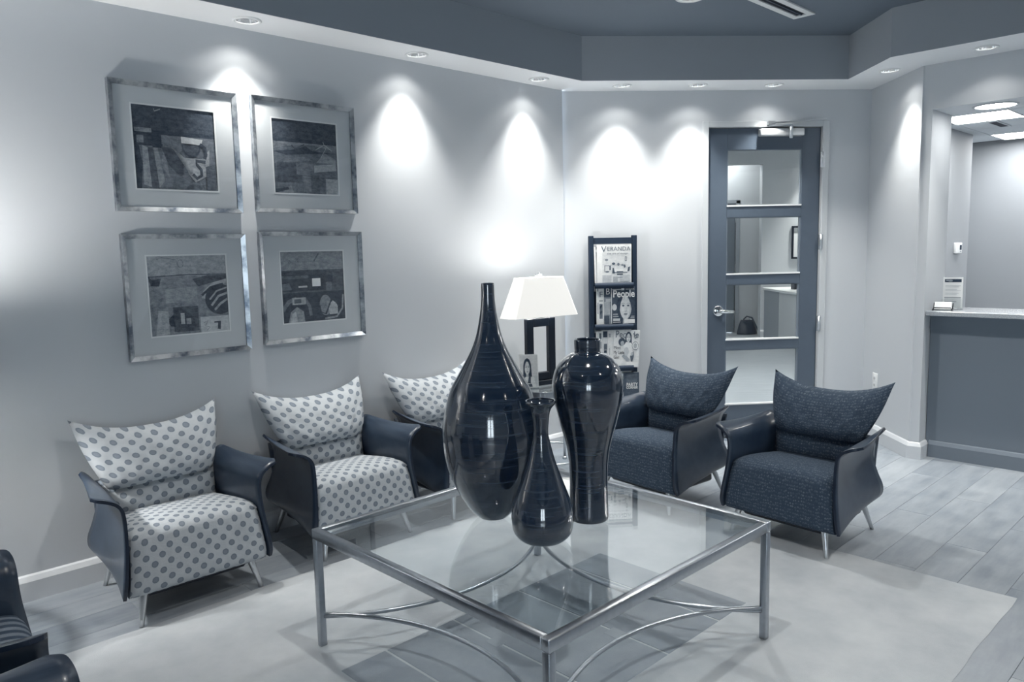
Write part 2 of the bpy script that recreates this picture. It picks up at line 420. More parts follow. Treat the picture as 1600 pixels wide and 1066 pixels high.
# skirting
PROF = [(0, 0), (0.020, 0), (0.020, 0.078), (0.017, 0.084), (0.010, 0.097), (0.0, 0.102)]
mb = MB(); sweep(mb, [pl(-3.5, LW), pl(3.775, LW)], PROF, -1); struct(mb.build('baseboard_left', M_trim))
mb = MB(); sweep(mb, [BW(0.0, 0, 0)[:2], BW(door_s0 - 0.002, 0, 0)[:2]], PROF, -1)
sweep(mb, [BW(door_s1 + 0.002, 0, 0)[:2], CR[:], (2.345, 4.605), pl(4.92, -1.545), pl(5.03, -1.545)], PROF, -1)
struct(mb.build('baseboard_back', M_trim))

# floor: slab with separate planks laid along the left wall
fl = MB().prism([pl(-3.6, -3.5), pl(3.9, -3.5), (0.2, 5.3), (2.5, 5.4), pl(5.4, -1.7), pl(5.4, 3.7), pl(-3.6, 3.7)], -0.12, -0.006).build('floor', M_subfloor)
struct(fl)
PW, PL_ = 0.158, 1.06; plank_mesh = {}
def plank(a0, a1, b):
    L = round(a1 - a0, 3)
    if L < 0.03: return
    if L not in plank_mesh:
        m = MB(); w2, l2, g = PW / 2, L / 2, 0.0003
        lo = [(-l2 + g, -w2 + g), (l2 - g, -w2 + g), (l2 - g, w2 - g), (-l2 + g, w2 - g)]; k = 0.0010
        hi = [(x - k * (1 if x > 0 else -1), y - k * (1 if y > 0 else -1)) for x, y in lo]
        A = [m.bm.verts.new((x, y, -0.006)) for x, y in lo]; B = [m.bm.verts.new((x, y, -0.0015)) for x, y in lo]; C = [m.bm.verts.new((x, y, 0)) for x, y in hi]
        for P, Q in ((A, B), (B, C)):
            for i in range(4): m.bm.faces.new((P[i], P[(i + 1) % 4], Q[(i + 1) % 4], Q[i]))
        m.bm.faces.new(C)
        o = m.build('plank', M_plank, fl); plank_mesh[L] = o.data
    else:
        o = bpy.data.objects.new('plank', plank_mesh[L]); COL.objects.link(o); o.parent = fl
    o.location = W((a0 + a1) / 2, b + PW / 2, 0); o.rotation_euler = (0, 0, pi / 4)
RUG = (0.50, 3.185, -2.80, -0.645)
b = LW; row = 0
while b < 0.7:
    a = -0.9 + (row * 0.37) % PL_ - PL_
    lim = min(7.30 + b, 5.02 if b > -1.65 else 3.30 - b)
    while a < lim:
        e_ = min(a + PL_, lim); s_ = a
        if e_ > -0.8 and not (s_ > RUG[0] + 0.06 and e_ < RUG[1] - 0.06 and b > RUG[2] + 0.06 and b + PW < RUG[3] - 0.06): plank(s_, e_, b)
        a += PL_
    b += PW; row += 1
hf = MB().prism([(0.8, 5.19), (2.5, 5.36), (4.05, 7.9), (5.3, 9.3), (5.3, 12.0), (0.8, 12.0)], -0.1, 0.0).build('floor_hall', M_hallfloor); struct(hf)
MB().prism([pl(5.27, -1.85), pl(8.3, -2.85), pl(10.3, -3.0), pl(10.3, 2.7), pl(5.27, 2.7)], -0.1, 0.0).build('floor_reception', M_hallfloor)['kind'] = 'structure'

# ceiling: soffit ring with real holes for the cans, fascia and tray
CANS = [W(-1.12, -3.235), W(1.605, -3.235), W(2.514, -3.235), W(3.42, -3.235),
        Vector((0.655, 4.945, 0)), Vector((1.135, 4.985, 0)), Vector((1.626, 5.035, 0)), Vector((2.198, 4.705, 0)),
        W(4.73, -1.235), W(4.73, -0.55), W(4.73, 0.15), W(4.73, 0.85)]
TRAY = [pl(-2.9, -3.105), pl(3.66, -3.105), pl(4.928, -2.033), pl(4.545, -1.648), pl(4.545, 2.9), pl(-2.9, 2.9)]
ROOM = [pl(-3.6, -3.46), pl(3.86, -3.46), BW(0.0, -0.08, 0)[:2], BW(BLEN + 0.1, -0.08, 0)[:2], (2.45, 4.70), pl(5.0, -1.55), pl(5.0, 3.6), pl(-3.6, 3.6)]
def flat_holes(name, outer, holes, z, mat, parent=None):
    m = MB()
    for loop in [outer] + holes:
        vs = [m.bm.verts.new((p[0], p[1], z)) for p in loop]
        for i in range(len(vs)): m.bm.edges.new((vs[i], vs[(i + 1) % len(vs)]))
    bmesh.ops.triangle_fill(m.bm, use_beauty=True, use_dissolve=False, edges=m.bm.edges[:])
    for f in m.bm.faces:
        if f.normal.z > 0: f.normal_flip()
    return m.build(name, mat, parent, normals=False)
CR_ = 0.046
circ = [[(c.x + CR_ * cos(2 * pi * k / 32), c.y + CR_ * sin(2 * pi * k / 32)) for k in range(32)] for c in CANS]
TRAY_CANS = [(0.895, 4.115)] + [tuple(W(*p)[:2]) for p in ((3.5, -0.4), (1.5, -1.2), (-0.8, -0.6), (-0.8, 1.5), (1.8, 1.2), (3.5, 1.8))]
tcirc = [[(c[0] + 0.054 * cos(2 * pi * k / 32), c[1] + 0.054 * sin(2 * pi * k / 32)) for k in range(32)] for c in TRAY_CANS]
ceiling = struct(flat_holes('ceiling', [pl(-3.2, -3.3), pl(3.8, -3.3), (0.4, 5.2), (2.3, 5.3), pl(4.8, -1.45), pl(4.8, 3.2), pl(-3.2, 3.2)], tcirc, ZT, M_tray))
MB().prism([pl(-3.7, -3.55), pl(3.9, -3.55), (0.3, 5.3), (2.5, 5.35), pl(5.3, -1.6), pl(5.3, 3.7), pl(-3.7, 3.7)], ZT + 0.12, ZT + 0.2).build('deck', M_dark, ceiling)
flat_holes('soffit', ROOM, [TRAY] + circ, ZS, M_soffit, ceiling)
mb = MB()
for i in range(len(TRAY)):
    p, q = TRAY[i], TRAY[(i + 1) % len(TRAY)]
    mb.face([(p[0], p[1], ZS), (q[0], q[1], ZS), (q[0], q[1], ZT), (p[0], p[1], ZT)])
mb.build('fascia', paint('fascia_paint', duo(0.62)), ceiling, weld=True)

# hall beyond the door
hallw = paint('hall_paint', (0.55, 0.58, 0.61, 1))
mb = MB(); panel(mb, (0.8, 5.19), (0.8, 12.0), 0.1, 0, 2.7); struct(mb.build('wall_hall_left', hallw))
mb = MB(); panel(mb, (0.7, 11.6), (3.22, 11.6), 0.1, 0, 2.7, [(2.2, 2.505, 0, 1.95)]); panel(mb, (3.22, 11.6), (5.3, 11.6), 0.1, 0, 2.7); struct(mb.build('wall_hall_end', hallw))
mb = MB(); panel(mb, (3.40, 10.95), (5.3, 10.95), 0.12, 0, 2.7); mb.box((0.8, 10.95, 2.43), (3.40, 11.07, 2.7)); struct(mb.build('wall_hall_right', paint('hall_paint_right', (0.53, 0.56, 0.59, 1))))
mb = MB(); P_ = [(2.52, 5.22), W(8.3, -2.78), W(10.25, -2.95), Vector((5.25, 9.4, 0)), Vector((5.25, 12.0, 0))]
for p, q in zip(P_, P_[1:]): panel(mb, p[:2], q[:2], 0.02, 0, 2.75)
panel(mb, (2.597, 4.857), (2.52, 5.24), 0.02, 0, 2.75); struct(mb.build('wall_partition', hallw))  # this short unseen panel is added to keep outside light from leaking in
struct(MB().prism([(0.7, 5.2), (2.5, 5.38), (4.1, 7.9), (5.35, 9.3), (5.35, 12.1), (0.7, 12.1)], 2.7, 2.8).build('ceiling_hall', M_soffit))
mb = MB(); sweep(mb, [(3.40, 10.95), (5.2, 10.95)], PROF, -1); sweep(mb, [(3.36, 11.6), (3.40, 11.6)], PROF, -1); struct(mb.build('baseboard_hall', M_trim))

# reception room
recw = paint('reception_paint', (0.25, 0.27, 0.295, 1)); ZR = 2.40
mb = MB(); panel(mb, pl(10.15, -2.95), pl(10.15, 2.6), 0.1, 0, ZR + .1); struct(mb.build('wall_reception_end', recw))
mb = MB().prism([pl(8.3, -2.48), pl(9.18, -2.48), pl(9.18, -2.80), pl(8.3, -2.75)], 0, ZR + .05); struct(mb.build('wall_reception_side', recw))
mb = MB(); panel(mb, pl(10.2, 2.5), pl(5.2, 2.5), 0.1, 0, ZR + .1); struct(mb.build('wall_reception_right', recw))
struct(MB().prism([pl(5.0, -1.62), pl(8.3, -2.9), pl(10.3, -3.1), pl(10.3, 2.7), pl(5.0, 2.7)], ZR + 0.02, ZR + 0.1).build('ceiling_reception', M_dark))
rc = bpy.data.objects['ceiling_reception']
# lay-in tiles (0.6 m grid) and the luminous panels among them
a0, b0, TS = 6.56, -2.93, 0.56
pan_cells = {(2, 1), (5, 1), (2, 4), (5, 4), (2, 7), (5, 7)}
vent_cell = (3, 1); tile_me = {}
pn = 0
for i in range(-3, 7):
    for j in range(0, 10):
        ca, cb = a0 + i * TS + TS / 2, b0 + j * TS + TS / 2
        if ca > 10.1 or (ca < 8.3 and cb - TS / 2 < -1.62 - (ca - 5.0) * 0.36) or ca < 5.3: continue
        if (i, j) in pan_cells:
            pn += 1
            lab = {(2, 1): 'square luminous ceiling panel nearer the counter opening, left of the dark slot', (5, 1): 'square luminous ceiling panel deeper in the reception room, by the end wall'}.get((i, j), 'added reception light panel, unseen behind the wall, ' + {(2, 4): 'middle of the near row', (5, 4): 'middle of the far row', (2, 7): 'right end of the near row', (5, 7): 'right end of the far row'}.get((i, j), 'elsewhere'))  # panels behind the wall are unseen, added to light the reception room
            t_ = thing('light_panel', lab, 'ceiling light', W(ca, cb, ZR), pi / 4, 'luminous panels in the reception ceiling')
            MB().box((-TS / 2 + .006, -TS / 2 + .006, 0), (TS / 2 - .006, TS / 2 - .006, 0.012)).build('diffuser', M_panel, t_)
            mb = MB(); e = TS / 2
            for lo, hi in (((-e, -e), (e, -e + .012)), ((-e, e - .012), (e, e)), ((-e, -e + .012), (-e + .012, e - .012)), ((e - .012, -e + .012), (e, e - .012))):
                mb.box((lo[0], lo[1], -0.003), (hi[0], hi[1], 0.012))
            mb.build('frame', M_white, t_)
        else:
            if 't' not in tile_me:
                o = MB().box((-TS / 2 + .004, -TS / 2 + .004, 0.0), (TS / 2 - .004, TS / 2 - .004, 0.012), bev=0.003).build('tile', M_ctile, rc); tile_me['t'] = o.data
            else:
                o = bpy.data.objects.new('tile', tile_me['t']); COL.objects.link(o); o.parent = rc
            o.location = W(ca, cb, ZR); o.rotation_euler = (0, 0, pi / 4)
t_ = thing('air_vent', 'dark slot vent in the reception ceiling between the two luminous panels', 'vent', W(8.52, -2.09, ZR), pi / 4)
MB().box((-0.22, -0.035, -0.006), (0.22, 0.035, 0.0)).build('slot', M_dark, t_)
mb = MB()
for lo, hi in (((-.24, -.05), (.24, -.035)), ((-.24, .035), (.24, .05)), ((-.24, -.035), (-.22, .035)), ((.22, -.035), (.24, .035))): mb.box((*lo, -0.008), (*hi, 0.0))
mb.build('frame', M_ctile, t_)

# ------------------------------------------------------------------ door in the back wall
dr = struct(thing('door_1', 'dark four-pane glazed door in a pale frame', None, (CL.x, CL.y, 0), BROT))
mb = MB()
mb.box((door_s0, -0.012, 0), (0.965, 0.12, door_z), bev=0.003); mb.box((1.737, -0.012, 0), (door_s1, 0.12, door_z), bev=0.003); mb.box((0.965, -0.012, 2.078), (1.737, 0.12, door_z), bev=0.003)
mb.build('door_frame', M_doorframe, dr)
D0, D1 = 0.018, 0.062; PX0, PX1 = 1.10, 1.610
PZ = [(0.224, 0.606), (0.670, 1.049), (1.114, 1.496), (1.567, 1.938)]
MB().box((0.968, D0, 0.008), (PX0, D1, 2.075), bev=0.002).build('stile', M_door, dr)
MB().box((PX1, D0, 0.008), (1.734, D1, 2.075), bev=0.002).build('stile', M_door, dr)
for z0, z1 in [(0.008, 0.224), (0.606, 0.670), (1.049, 1.114), (1.496, 1.567), (1.938, 2.075)]:
    MB().box((PX0, D0, z0), (PX1, D1, z1)).build('rail', M_door, dr)
for z0, z1 in PZ:
    p = MB().box((PX0, 0.037, z0), (PX1, 0.043, z1)).build('pane', M_glass, dr)
    m = MB()
    m.box((PX0, D0 - 0.004, z0), (PX1, 0.036, z0 + 0.010)); m.box((PX0, D0 + 0.004, z1 - 0.006), (PX1, 0.036, z1))
    m.box((PX0, D0 + 0.004, z0 + 0.01), (PX0 + 0.006, 0.036, z1 - 0.006)); m.box((PX1 - 0.010, D0 + 0.004, z0 + 0.01), (PX1, 0.036, z1 - 0.006))
    for f in m.bm.faces: f.material_index = 0 if f.calc_center_median().z < z0 + 0.0101 else 1
    m.build('glazing_bead', [M_bead, M_doorbead], p)
hd = MB().lathe([(0, 0.014), (0.030, 0.014), (0.036, 0.009), (0.037, 0.0)], 32, M=Matrix.Translation((1.046, D0, 0.874)) @ Matrix.Rotation(pi / 2, 4, 'X')).build('handle_rose', M_chrome, dr)
MB().tube([(1.046, D0 - 0.01, 0.874), (1.046, D0 - 0.05, 0.874), (1.056, D0 - 0.056, 0.874), (1.09, D0 - 0.056, 0.872), (1.137, D0 - 0.054, 0.869)], [0.011, 0.011, 0.012, 0.010, 0.009], 12).build('lever', M_chrome, hd)
for z in (1.863, 1.322, 0.771, 0.22):
    h = MB().tube([(1.737, -0.014, z - 0.05), (1.737, -0.014, z + 0.05)], 0.009, 10).box((1.722, -0.014, z - 0.05), (1.752, -0.011, z + 0.05)).build('hinge', M_steel, dr)
cl = MB().box((1.303, D0 - 0.055, 2.018), (1.600, D0, 2.066), bev=0.008, seg=2).build('door_closer', simple('closer_silver', (0.66, 0.68, 0.70, 1), 0.35, metal=0.6), dr)
MB().tube([(1.50, -0.05, 2.00), (1.50, -0.05, 2.085)], 0.012, 10).build('closer_spindle', M_steel, cl)
m = MB(); m.box((0, -0.009, -0.005), (0.14, 0.009, 0.005), M=Matrix.Translation((1.50, -0.055, 2.083)) @ Matrix.Rotation(radians(168), 4, 'Z'))
m.box((0, -0.009, -0.004), (0.37, 0.009, 0.004), M=Matrix.Translation((1.375, -0.032, 2.098)) @ Matrix.Rotation(radians(-3.8), 4, 'Y'))
m.box((1.35, -0.04, 2.088), (1.40, -0.012, 2.112)); m.build('closer_arm', M_steel, cl)

# ------------------------------------------------------------------ recessed lights
def spot(parent, watts, deg, blend, loc, rad=0.022):
    ld = bpy.data.lights.new('spot', 'SPOT'); ld.energy = watts; ld.spot_size = radians(deg); ld.spot_blend = blend
    ld.color = WARM; ld.shadow_soft_size = rad; o = bpy.data.objects.new('spot', ld); COL.objects.link(o); o.parent = parent; o.location = loc; return o
def make_can():
    t_ = thing('downlight', 'x', 'ceiling light', (0, 0, ZS))
    MB().lathe([(0.060, 0.0), (0.061, -0.003), (0.056, -0.006), (0.047, -0.005), (0.0455, 0.0), (0.0455, 0.006)], 40).build('trim_ring', M_white, t_)
    MB().lathe([(0.0455, 0.0), (0.042, 0.03), (0.033, 0.06), (0.026, 0.075)], 40).build('reflector', M_reflector, t_)
    MB().lathe([(0.0, 0.048), (0.014, 0.050), (0.022, 0.058), (0.026, 0.076)], 24).build('bulb', M_bulb, t_)
    spot(t_, SPOT_WIDE, 126, 0.5, (0, 0, -0.008)); spot(t_, SPOT_BEAM, 78, 1.0, (0, 0, -0.008))
    return t_
CANLAB = ['recessed downlight over the left wall, out of view at its near end', 'recessed downlight in the soffit above the four framed pictures',
          'recessed downlight in the soffit between the pictures and the corner', 'recessed downlight in the soffit over the left wall, next to the corner',
          'recessed downlight in the soffit over the magazine rack', 'recessed downlight in the soffit just left of the door',
          'recessed downlight in the soffit straight above the door', 'recessed downlight in the short soffit above the white wall outlet',
          'recessed downlight in the soffit above the reception opening', 'recessed downlight over the reception wall, second along', 'recessed downlight over the reception wall, third along', 'recessed downlight over the reception wall, last along']
can = make_can()
for i, c in enumerate(CANS):
    o = can if i == 0 else copy_tree(can)
    o.location = (c.x, c.y, ZS); o['label'] = CANLAB[i]; o['group'] = 'recessed downlights in the soffit'
def make_lens(name, label, r, loc, glow):
    t_ = thing(name, label, 'ceiling light', loc)
    MB().lathe([(0, -0.004), (r * 0.6, -0.006), (r, -0.003), (r, 0.0)], 48).build('lens', glow, t_)
    MB().lathe([(r, 0.0), (r + 0.002, -0.006), (r + 0.012, -0.006), (r + 0.016, 0.0)], 48).build('trim_ring', simple('grey_trim', duo(0.62), 0.4), t_)
    return t_
make_lens('round_light', 'round flush light in the underside of the reception opening lintel', 0.10, W(5.095, -1.27, 2.065), emit('lintel_lens', (1, 0.985, 0.95), 16.0))
def make_tray_can():
    t_ = thing('tray_downlight', 'recessed downlight in the sunken ceiling by the slot vent, cut by the frame top', 'ceiling light', (0.895, 4.115, ZT), 0, 'downlights in the sunken ceiling')
    MB().lathe([(0.074, 0.0), (0.076, -0.004), (0.068, -0.007), (0.056, -0.005), (0.054, 0.0)], 40).build('trim_ring', M_white, t_)
    MB().lathe([(0.054, -0.001), (0.050, 0.03), (0.040, 0.06), (0.030, 0.07)], 40).build('reflector', M_reflector, t_)
    MB().lathe([(0.0, 0.040), (0.016, 0.043), (0.026, 0.053), (0.030, 0.071)], 24).build('bulb', M_bulb, t_)
    spot(t_, TRAY_W, 130, 0.7, (0, 0, -0.012), 0.04); return t_
tray_can = None
for p, lab in zip(TRAY_CANS, (None, 'before the reception opening', 'over the glass table', 'at the left rear', 'by the tall windows', 'over the camera side', 'at the far right')):
    if lab is None: tray_can = make_tray_can(); continue
    o = copy_tree(tray_can); o.location = (p[0], p[1], ZT); o['label'] = 'added fill downlight in the sunken ceiling, out of view ' + lab  # unseen downlights, added for general fill
t_ = thing('slot_diffuser', 'white framed linear slot vent in the sunken ceiling', 'vent', W(4.306, -2.03, ZT), pi / 4)
MB().box((-1.2, -0.028, -0.002), (-0.035, 0.028, 0.0)).build('slot', M_dark, t_)
mb = MB()
mb.box((-1.235, -0.062, -0.008), (0, -0.028, 0)); mb.box((-1.235, 0.028, -0.008), (0, 0.062, 0)); mb.box((-0.035, -0.028, -0.008), (0, 0.028, 0)); mb.box((-1.235, -0.028, -0.008), (-1.2, 0.028, 0))
mb.build('frame', M_white, t_); MB().box((-1.2, -0.004, -0.006), (-0.035, 0.004, 0)).build('slat', simple('vent_slat', duo(0.15), 0.4), t_)

# hall lights: the two square panels are unseen, added to brighten the hall
for i, (p, lab) in enumerate((((1.7, 7.0), 'first'), ((2.9, 11.3), 'last'))):
    t_ = thing('hall_fill_light', 'added square light in the hall ceiling beyond the door, out of view, %s along' % lab, 'ceiling light', (p[0], p[1], 2.7), 0, 'hall ceiling lights')
    MB().box((-0.3, -0.15 if i == 1 else -0.3, -0.01), (0.3, 0.15 if i == 1 else 0.3, 0)).build('diffuser', M_hallpanel if i == 0 else emit('hall_fill_panel_dim', (1, 0.985, 0.95), 11.0), t_)
o = copy_tree(can)
for c_ in o.children:
    if c_.type == 'LIGHT': c_.data = c_.data.copy(); c_.data.energy *= 4.0
o.location = (4.25, 10.70, 2.69); o['label'] = 'recessed downlight on the hall wall beyond the door'; o['group'] = 'hall ceiling lights'

# ------------------------------------------------------------------ rug
ra0, ra1, rb0, rb1 = RUG
rug = thing('area_rug', 'large pale rug with a dark tiled middle strip under the glass table', 'rug', W((ra0 + ra1) / 2, (rb0 + rb1) / 2), pi / 4)
# local x runs along a, local y runs along -b
hx, hy = (ra1 - ra0) / 2, (rb1 - rb0) / 2; ac, bc = (ra0 + ra1) / 2, (rb0 + rb1) / 2
m = MB()
def edge_wave(x): return 0.0025 * sin(x * 9) + 0.0015 * sin(x * 23 + 1)
NR = 60
def rp(u, v):
    x = -hx + 2 * hx * u; y = -hy + 2 * hy * v
    ex, ey = min(u, 1 - u) * 2 * hx, min(v, 1 - v) * 2 * hy
    e = min(ex, ey); z = 0.006 * min(1.0, (max(0, e) / 0.03)) ** 0.5 + 0.001
    return (x + edge_wave(y) * (1 if u in (0, 1) else 0), y + edge_wave(x) * (1 if v in (0, 1) else 0), z)
def warp(t): return 0.02 * t / 0.04 if t < 0.04 else (0.98 + 0.02 * (t - 0.96) / 0.04 if t > 0.96 else 0.02 + 0.96 * (t - 0.04) / 0.92)
m.grid(lambda u, v: rp(warp(u), warp(v)), NR, NR); m.build('pile', M_rug, rug)
lines = [1.185, 1.36, 1.65, 1.975, 2.283, 2.475]
for i in range(5):
    x0, x1 = lines[i] + 0.004 - ac, lines[i + 1] - 0.004 - ac
    MB().box((x0, -(-1.338) + bc, 0.005), (x1, 2.025 + bc, 0.0085), bev=0.002).build('rug_block', M_block, rug)
for x, y in ((1.65, 1.80), (1.965, 1.548)):
    MB().box((x - 0.028 - ac, y - 0.028 + bc, 0.0060), (x + 0.028 - ac, y + 0.028 + bc, 0.0092), bev=0.001).build('rug_mark', simple('rug_mark_pile', duo(0.60), 0.95), rug)

# ------------------------------------------------------------------ armchairs
def lerp_tab(tab, t):
    k = t * (len(tab) - 1); i = min(int(k), len(tab) - 2); f = k - i
    return tuple(tab[i][c] + (tab[i + 1][c] - tab[i][c]) * f for c in range(len(tab[0])))
def smooth_tab(tab, n=4):                     # Catmull-Rom refine
    out = []
    for i in range(len(tab) - 1):
        p0, p1, p2, p3 = tab[max(i - 1, 0)], tab[i], tab[i + 1], tab[min(i + 2, len(tab) - 1)]
        for k in range(n):
            t = k / n
            out.append(tuple(0.5 * ((2 * b_) + (-a_ + c_) * t + (2 * a_ - 5 * b_ + 4 * c_ - d_) * t * t + (-a_ + 3 * b_ - 3 * c_ + d_) * t ** 3) for a_, b_, c_, d_ in zip(p0, p1, p2, p3)))
    out.append(tab[-1]); return out
# (lateral, height, depth) of the shell's front and rear edges, bottom to lip
FRONT = smooth_tab([(.270, .112, .018), (.268, .150, .002), (.260, .21, .002), (.251, .28, .012), (.246, .35, .022), (.246, .400, .026), (.252, .436, .027), (.270, .462, .028), (.300, .479, .032), (.328, .488, .042), (.342, .491, .072)])
REAR = smooth_tab([(.236, .172, .395), (.252, .192, .456), (.251, .23, .464), (.238, .285, .442), (.223, .35, .428), (.220, .400, .428), (.225, .440, .434), (.238, .470, .440), (.256, .491, .442), (.272, .502, .430), (.280, .504, .410)])
def arm_pt(u, v, side):
    f, r = lerp_tab(FRONT, v), lerp_tab(REAR, v)
    x = f[0] + (r[0] - f[0]) * u - 0.012 * sin(pi * u) * (1 - v); z = f[1] + (r[1] - f[1]) * u; d = f[2] + (r[2] - f[2]) * u
    z -= 0.010 * sin(pi * u) * max(0, v - 0.6) / 0.4
    return Vector((side * x, d - 0.25, z))
def arm_shell(side):
    m = MB(); NU, NV, TH = 14, 40, 0.011
    def nrm(u, v):
        e = 1e-3; du = arm_pt(min(1, u + e), v, side) - arm_pt(max(0, u - e), v, side); dv = arm_pt(u, min(1, v + e), side) - arm_pt(u, max(0, v - e), side)
        return du.cross(dv).normalized() * side
    A = m.grid(lambda u, v: arm_pt(u, v, side), NU, NV); B = m.grid(lambda u, v: arm_pt(u, v, side) + nrm(u, v) * TH, NU, NV)
    border = [(i, 0) for i in range(NU)] + [(NU, j) for j in range(NV)] + [(i, NV) for i in range(NU, 0, -1)] + [(0, j) for j in range(NV, 0, -1)]
    for k in range(len(border)):
        p, q = border[k], border[(k + 1) % len(border)]
        f = m.bm.faces.new((A[p[0]][p[1]], A[q[0]][q[1]], B[q[0]][q[1]], B[p[0]][p[1]])); f.material_index = 1
    return m
SEC = smooth_tab([(.016, .113), (.000, .135), (.000, .19), (.008, .25), (.019, .298), (.034, .326), (.065, .343), (.12, .348), (.20, .343), (.30, .331), (.40, .318), (.44, .312)], 4)
SECL = [0.0]
for p, q in zip(SEC, SEC[1:]): SECL.append(SECL[-1] + math.hypot(q[0] - p[0], q[1] - p[1]))
def seat_mb():
    m = MB(); NS, NV = 22, len(SEC) - 1
    def hw(d, z):
        w = 0.261 - (z - 0.112) / 0.235 * 0.020; return max(0.205, w - max(0, d - 0.06) * 0.055)
    def P(u, v):
        s = u * 2 - 1; d, z = SEC[int(round(v * NV))]; w = hw(d, z)
        e = abs(s) ** 10; z2 = z - 0.014 * e * (1 if z > 0.2 else 0.15) + 0.005 * (1 - s * s) * (1 if z > 0.3 else 0)
        d2 = d + 0.014 * e * (1 if z < 0.33 else 0)
        if v < 1e-6: z2 += 0.008 * (1 - s * s)
        return (s * w * 0.99, d2 - 0.25, z2)
    m.grid(P, NS, NV, uvf=lambda u, v: ((u * 2 - 1) * 0.25, SECL[int(round(v * NV))]))
    for sg in (-1, 1):           # side cheeks
        ring = []
        for k, (d, z) in enumerate(SEC): ring.append(m.bm.verts.new(P((sg + 1) / 2, k / NV)))
        back = [m.bm.verts.new((sg * 0.205, 0.19, 0.16)), m.bm.verts.new((sg * 0.235, 0.05, 0.14))]
        m.bm.faces.new(ring + back)
    m.bm.faces.new([m.bm.verts.new(p) for p in [(-.255, -.232, .118), (.255, -.232, .118), (.235, .05, .14), (.205, .19, .16), (-.205, .19, .16), (-.235, .05, .14)]])
    m.bm.faces.new([m.bm.verts.new(p) for p in [(-.205, .19, .16), (.205, .19, .16), (.22, .19, .312), (-.22, .19, .312)]])
    return m
def cushion_mb(seed=0):
    m = MB(); NS, NT_ = 30, 20; rnd = random.Random(seed); ph = [rnd.uniform(0, 6.28) for _ in range(6)]
    def outline(s, t):
        ear = abs(s) ** 2.4
        w = 0.206 + 0.066 * sin(pi / 2 * min(1.0, t / 0.85)) + 0.017 * t ** 5
        zt = 0.632 + 0.064 * ear; zb = 0.412 + 0.010 * (1 - s * s) + 0.02 * abs(s) ** 6
        return s * w * (1 + 0.02 * sin(pi * t) * 0), zb + (zt - zb) * t
    def half(sgn):
        def P(u, v):
            s, t = u * 2 - 1, v; x, z = outline(s, t)
            ax = 1 - abs(s) ** 3.0; at = 1 - abs(2 * t - 1) ** 3.0
            th = 0.082 * (max(0, ax) ** 0.62) * (max(0, at) ** 0.55)
            wr = 0.0045 * sin(14 * s + 5 * t + ph[0]) * sin(9 * t + ph[1]) + 0.0030 * sin(27 * s - 13 * t + ph[2])
            groove = 0.008 * math.exp(-((s - 0.06) / 0.05) ** 2) * max(0, t - 0.35)
            crease = 0.006 * math.exp(-((t - 0.10 - 0.03 * s) / 0.035) ** 2)
            c = 0.372 + 0.105 * t ** 1.1 - 0.012 * s * s * (1 - t) + 0.015 * abs(s) ** 3 * t
            edge = min(1, ax * 3) * min(1, at * 3)
            return (x, c - 0.25 - sgn * (th + (wr - groove - crease) * edge), z)
        return P
    uvf = lambda u, v: ((u * 2 - 1) * 0.255 * (0.8 + 0.2 * v), 0.9 + v * 0.27)
    m.grid(half(1), NS, NT_, uvf=uvf); m.grid(half(-1), NS, NT_, uvf=uvf, flip=True)
    return m
def support_mb():
    m = MB(); NS, NV = 16, 10
    def P(u, v):
        s = u * 2 - 1; a = v * pi; z = 0.300 + 0.150 * v
        return (s * (0.218 + 0.006 * v) , 0.372 + 0.025 * v - 0.034 * sin(a) * (1 - abs(s) ** 6) - 0.25, z)
    m.grid(P, NS, NV, uvf=lambda u, v: ((u * 2 - 1) * 0.21, 0.62 + v * 0.15))
    for sg in (0, 1):
        m.bm.faces.new([m.bm.verts.new(P(sg, k / NV)) for k in range(NV + 1)] + [m.bm.verts.new(((sg * 2 - 1) * 0.217, 0.19, 0.45)), m.bm.verts.new(((sg * 2 - 1) * 0.205, 0.19, 0.30))])
    m.bm.faces.new([m.bm.verts.new(p) for p in [(-.205, .19, .30), (.205, .19, .30), (.217, .19, .45), (-.217, .19, .45)]])
    m.bm.faces.new([m.bm.verts.new(p) for p in [P(0, 1), P(1, 1), (.217, .19, .45), (-.217, .19, .45)]])
    return m
def make_chair(name, fabric, seed):
    t_ = thing(name, 'x', 'armchair')
    seat_mb().build('seat', fabric, t_, weld=True)
    support_mb().build('back_support', fabric, t_, weld=True)
    cushion_mb(seed).build('back_cushion', fabric, t_, weld=True)
    for s in (-1, 1): arm_shell(s).build('arm_shell', [M_wood, M_edge], t_)
    m = MB()
    def bp(u, v): return Vector(((u * 2 - 1) * 0.228, 0.192 + 0.018 * (1 - (u * 2 - 1) ** 2) + 0.035 * v * v, 0.17 + 0.27 * v))
    A = m.grid(bp, 12, 10); B = m.grid(lambda u, v: bp(u, v) + Vector((0, 0.011, 0)), 12, 10)
    bd = [(i, 0) for i in range(12)] + [(12, j) for j in range(10)] + [(i, 10) for i in range(12, 0, -1)] + [(0, j) for j in range(10, 0, -1)]
    for k in range(len(bd)):
        p, q = bd[k], bd[(k + 1) % len(bd)]; m.bm.faces.new((A[p[0]][p[1]], A[q[0]][q[1]], B[q[0]][q[1]], B[p[0]][p[1]]))
    m.build('back_panel', M_wood, t_)
    MB().box((-0.19, -0.20, 0.088), (0.19, 0.17, 0.135), bev=0.01).build('underframe', M_black, t_)
    for sx in (-1, 1):
        for (x0, y0, z0, x1, y1) in ((0.195, -0.195, 0.145, 0.228, -0.232), (0.178, 0.165, 0.185, 0.205, 0.250)):
            n_ = 6; pts = [(sx * (x0 + (x1 - x0) * k / n_), y0 + (y1 - y0) * k / n_, z0 * (1 - k / n_)) for k in range(n_ + 1)]
            MB().tube(pts, [0.0165 - 0.0085 * k / n_ for k in range(n_ + 1)], 14).build('leg', M_legs, t_)
    return t_
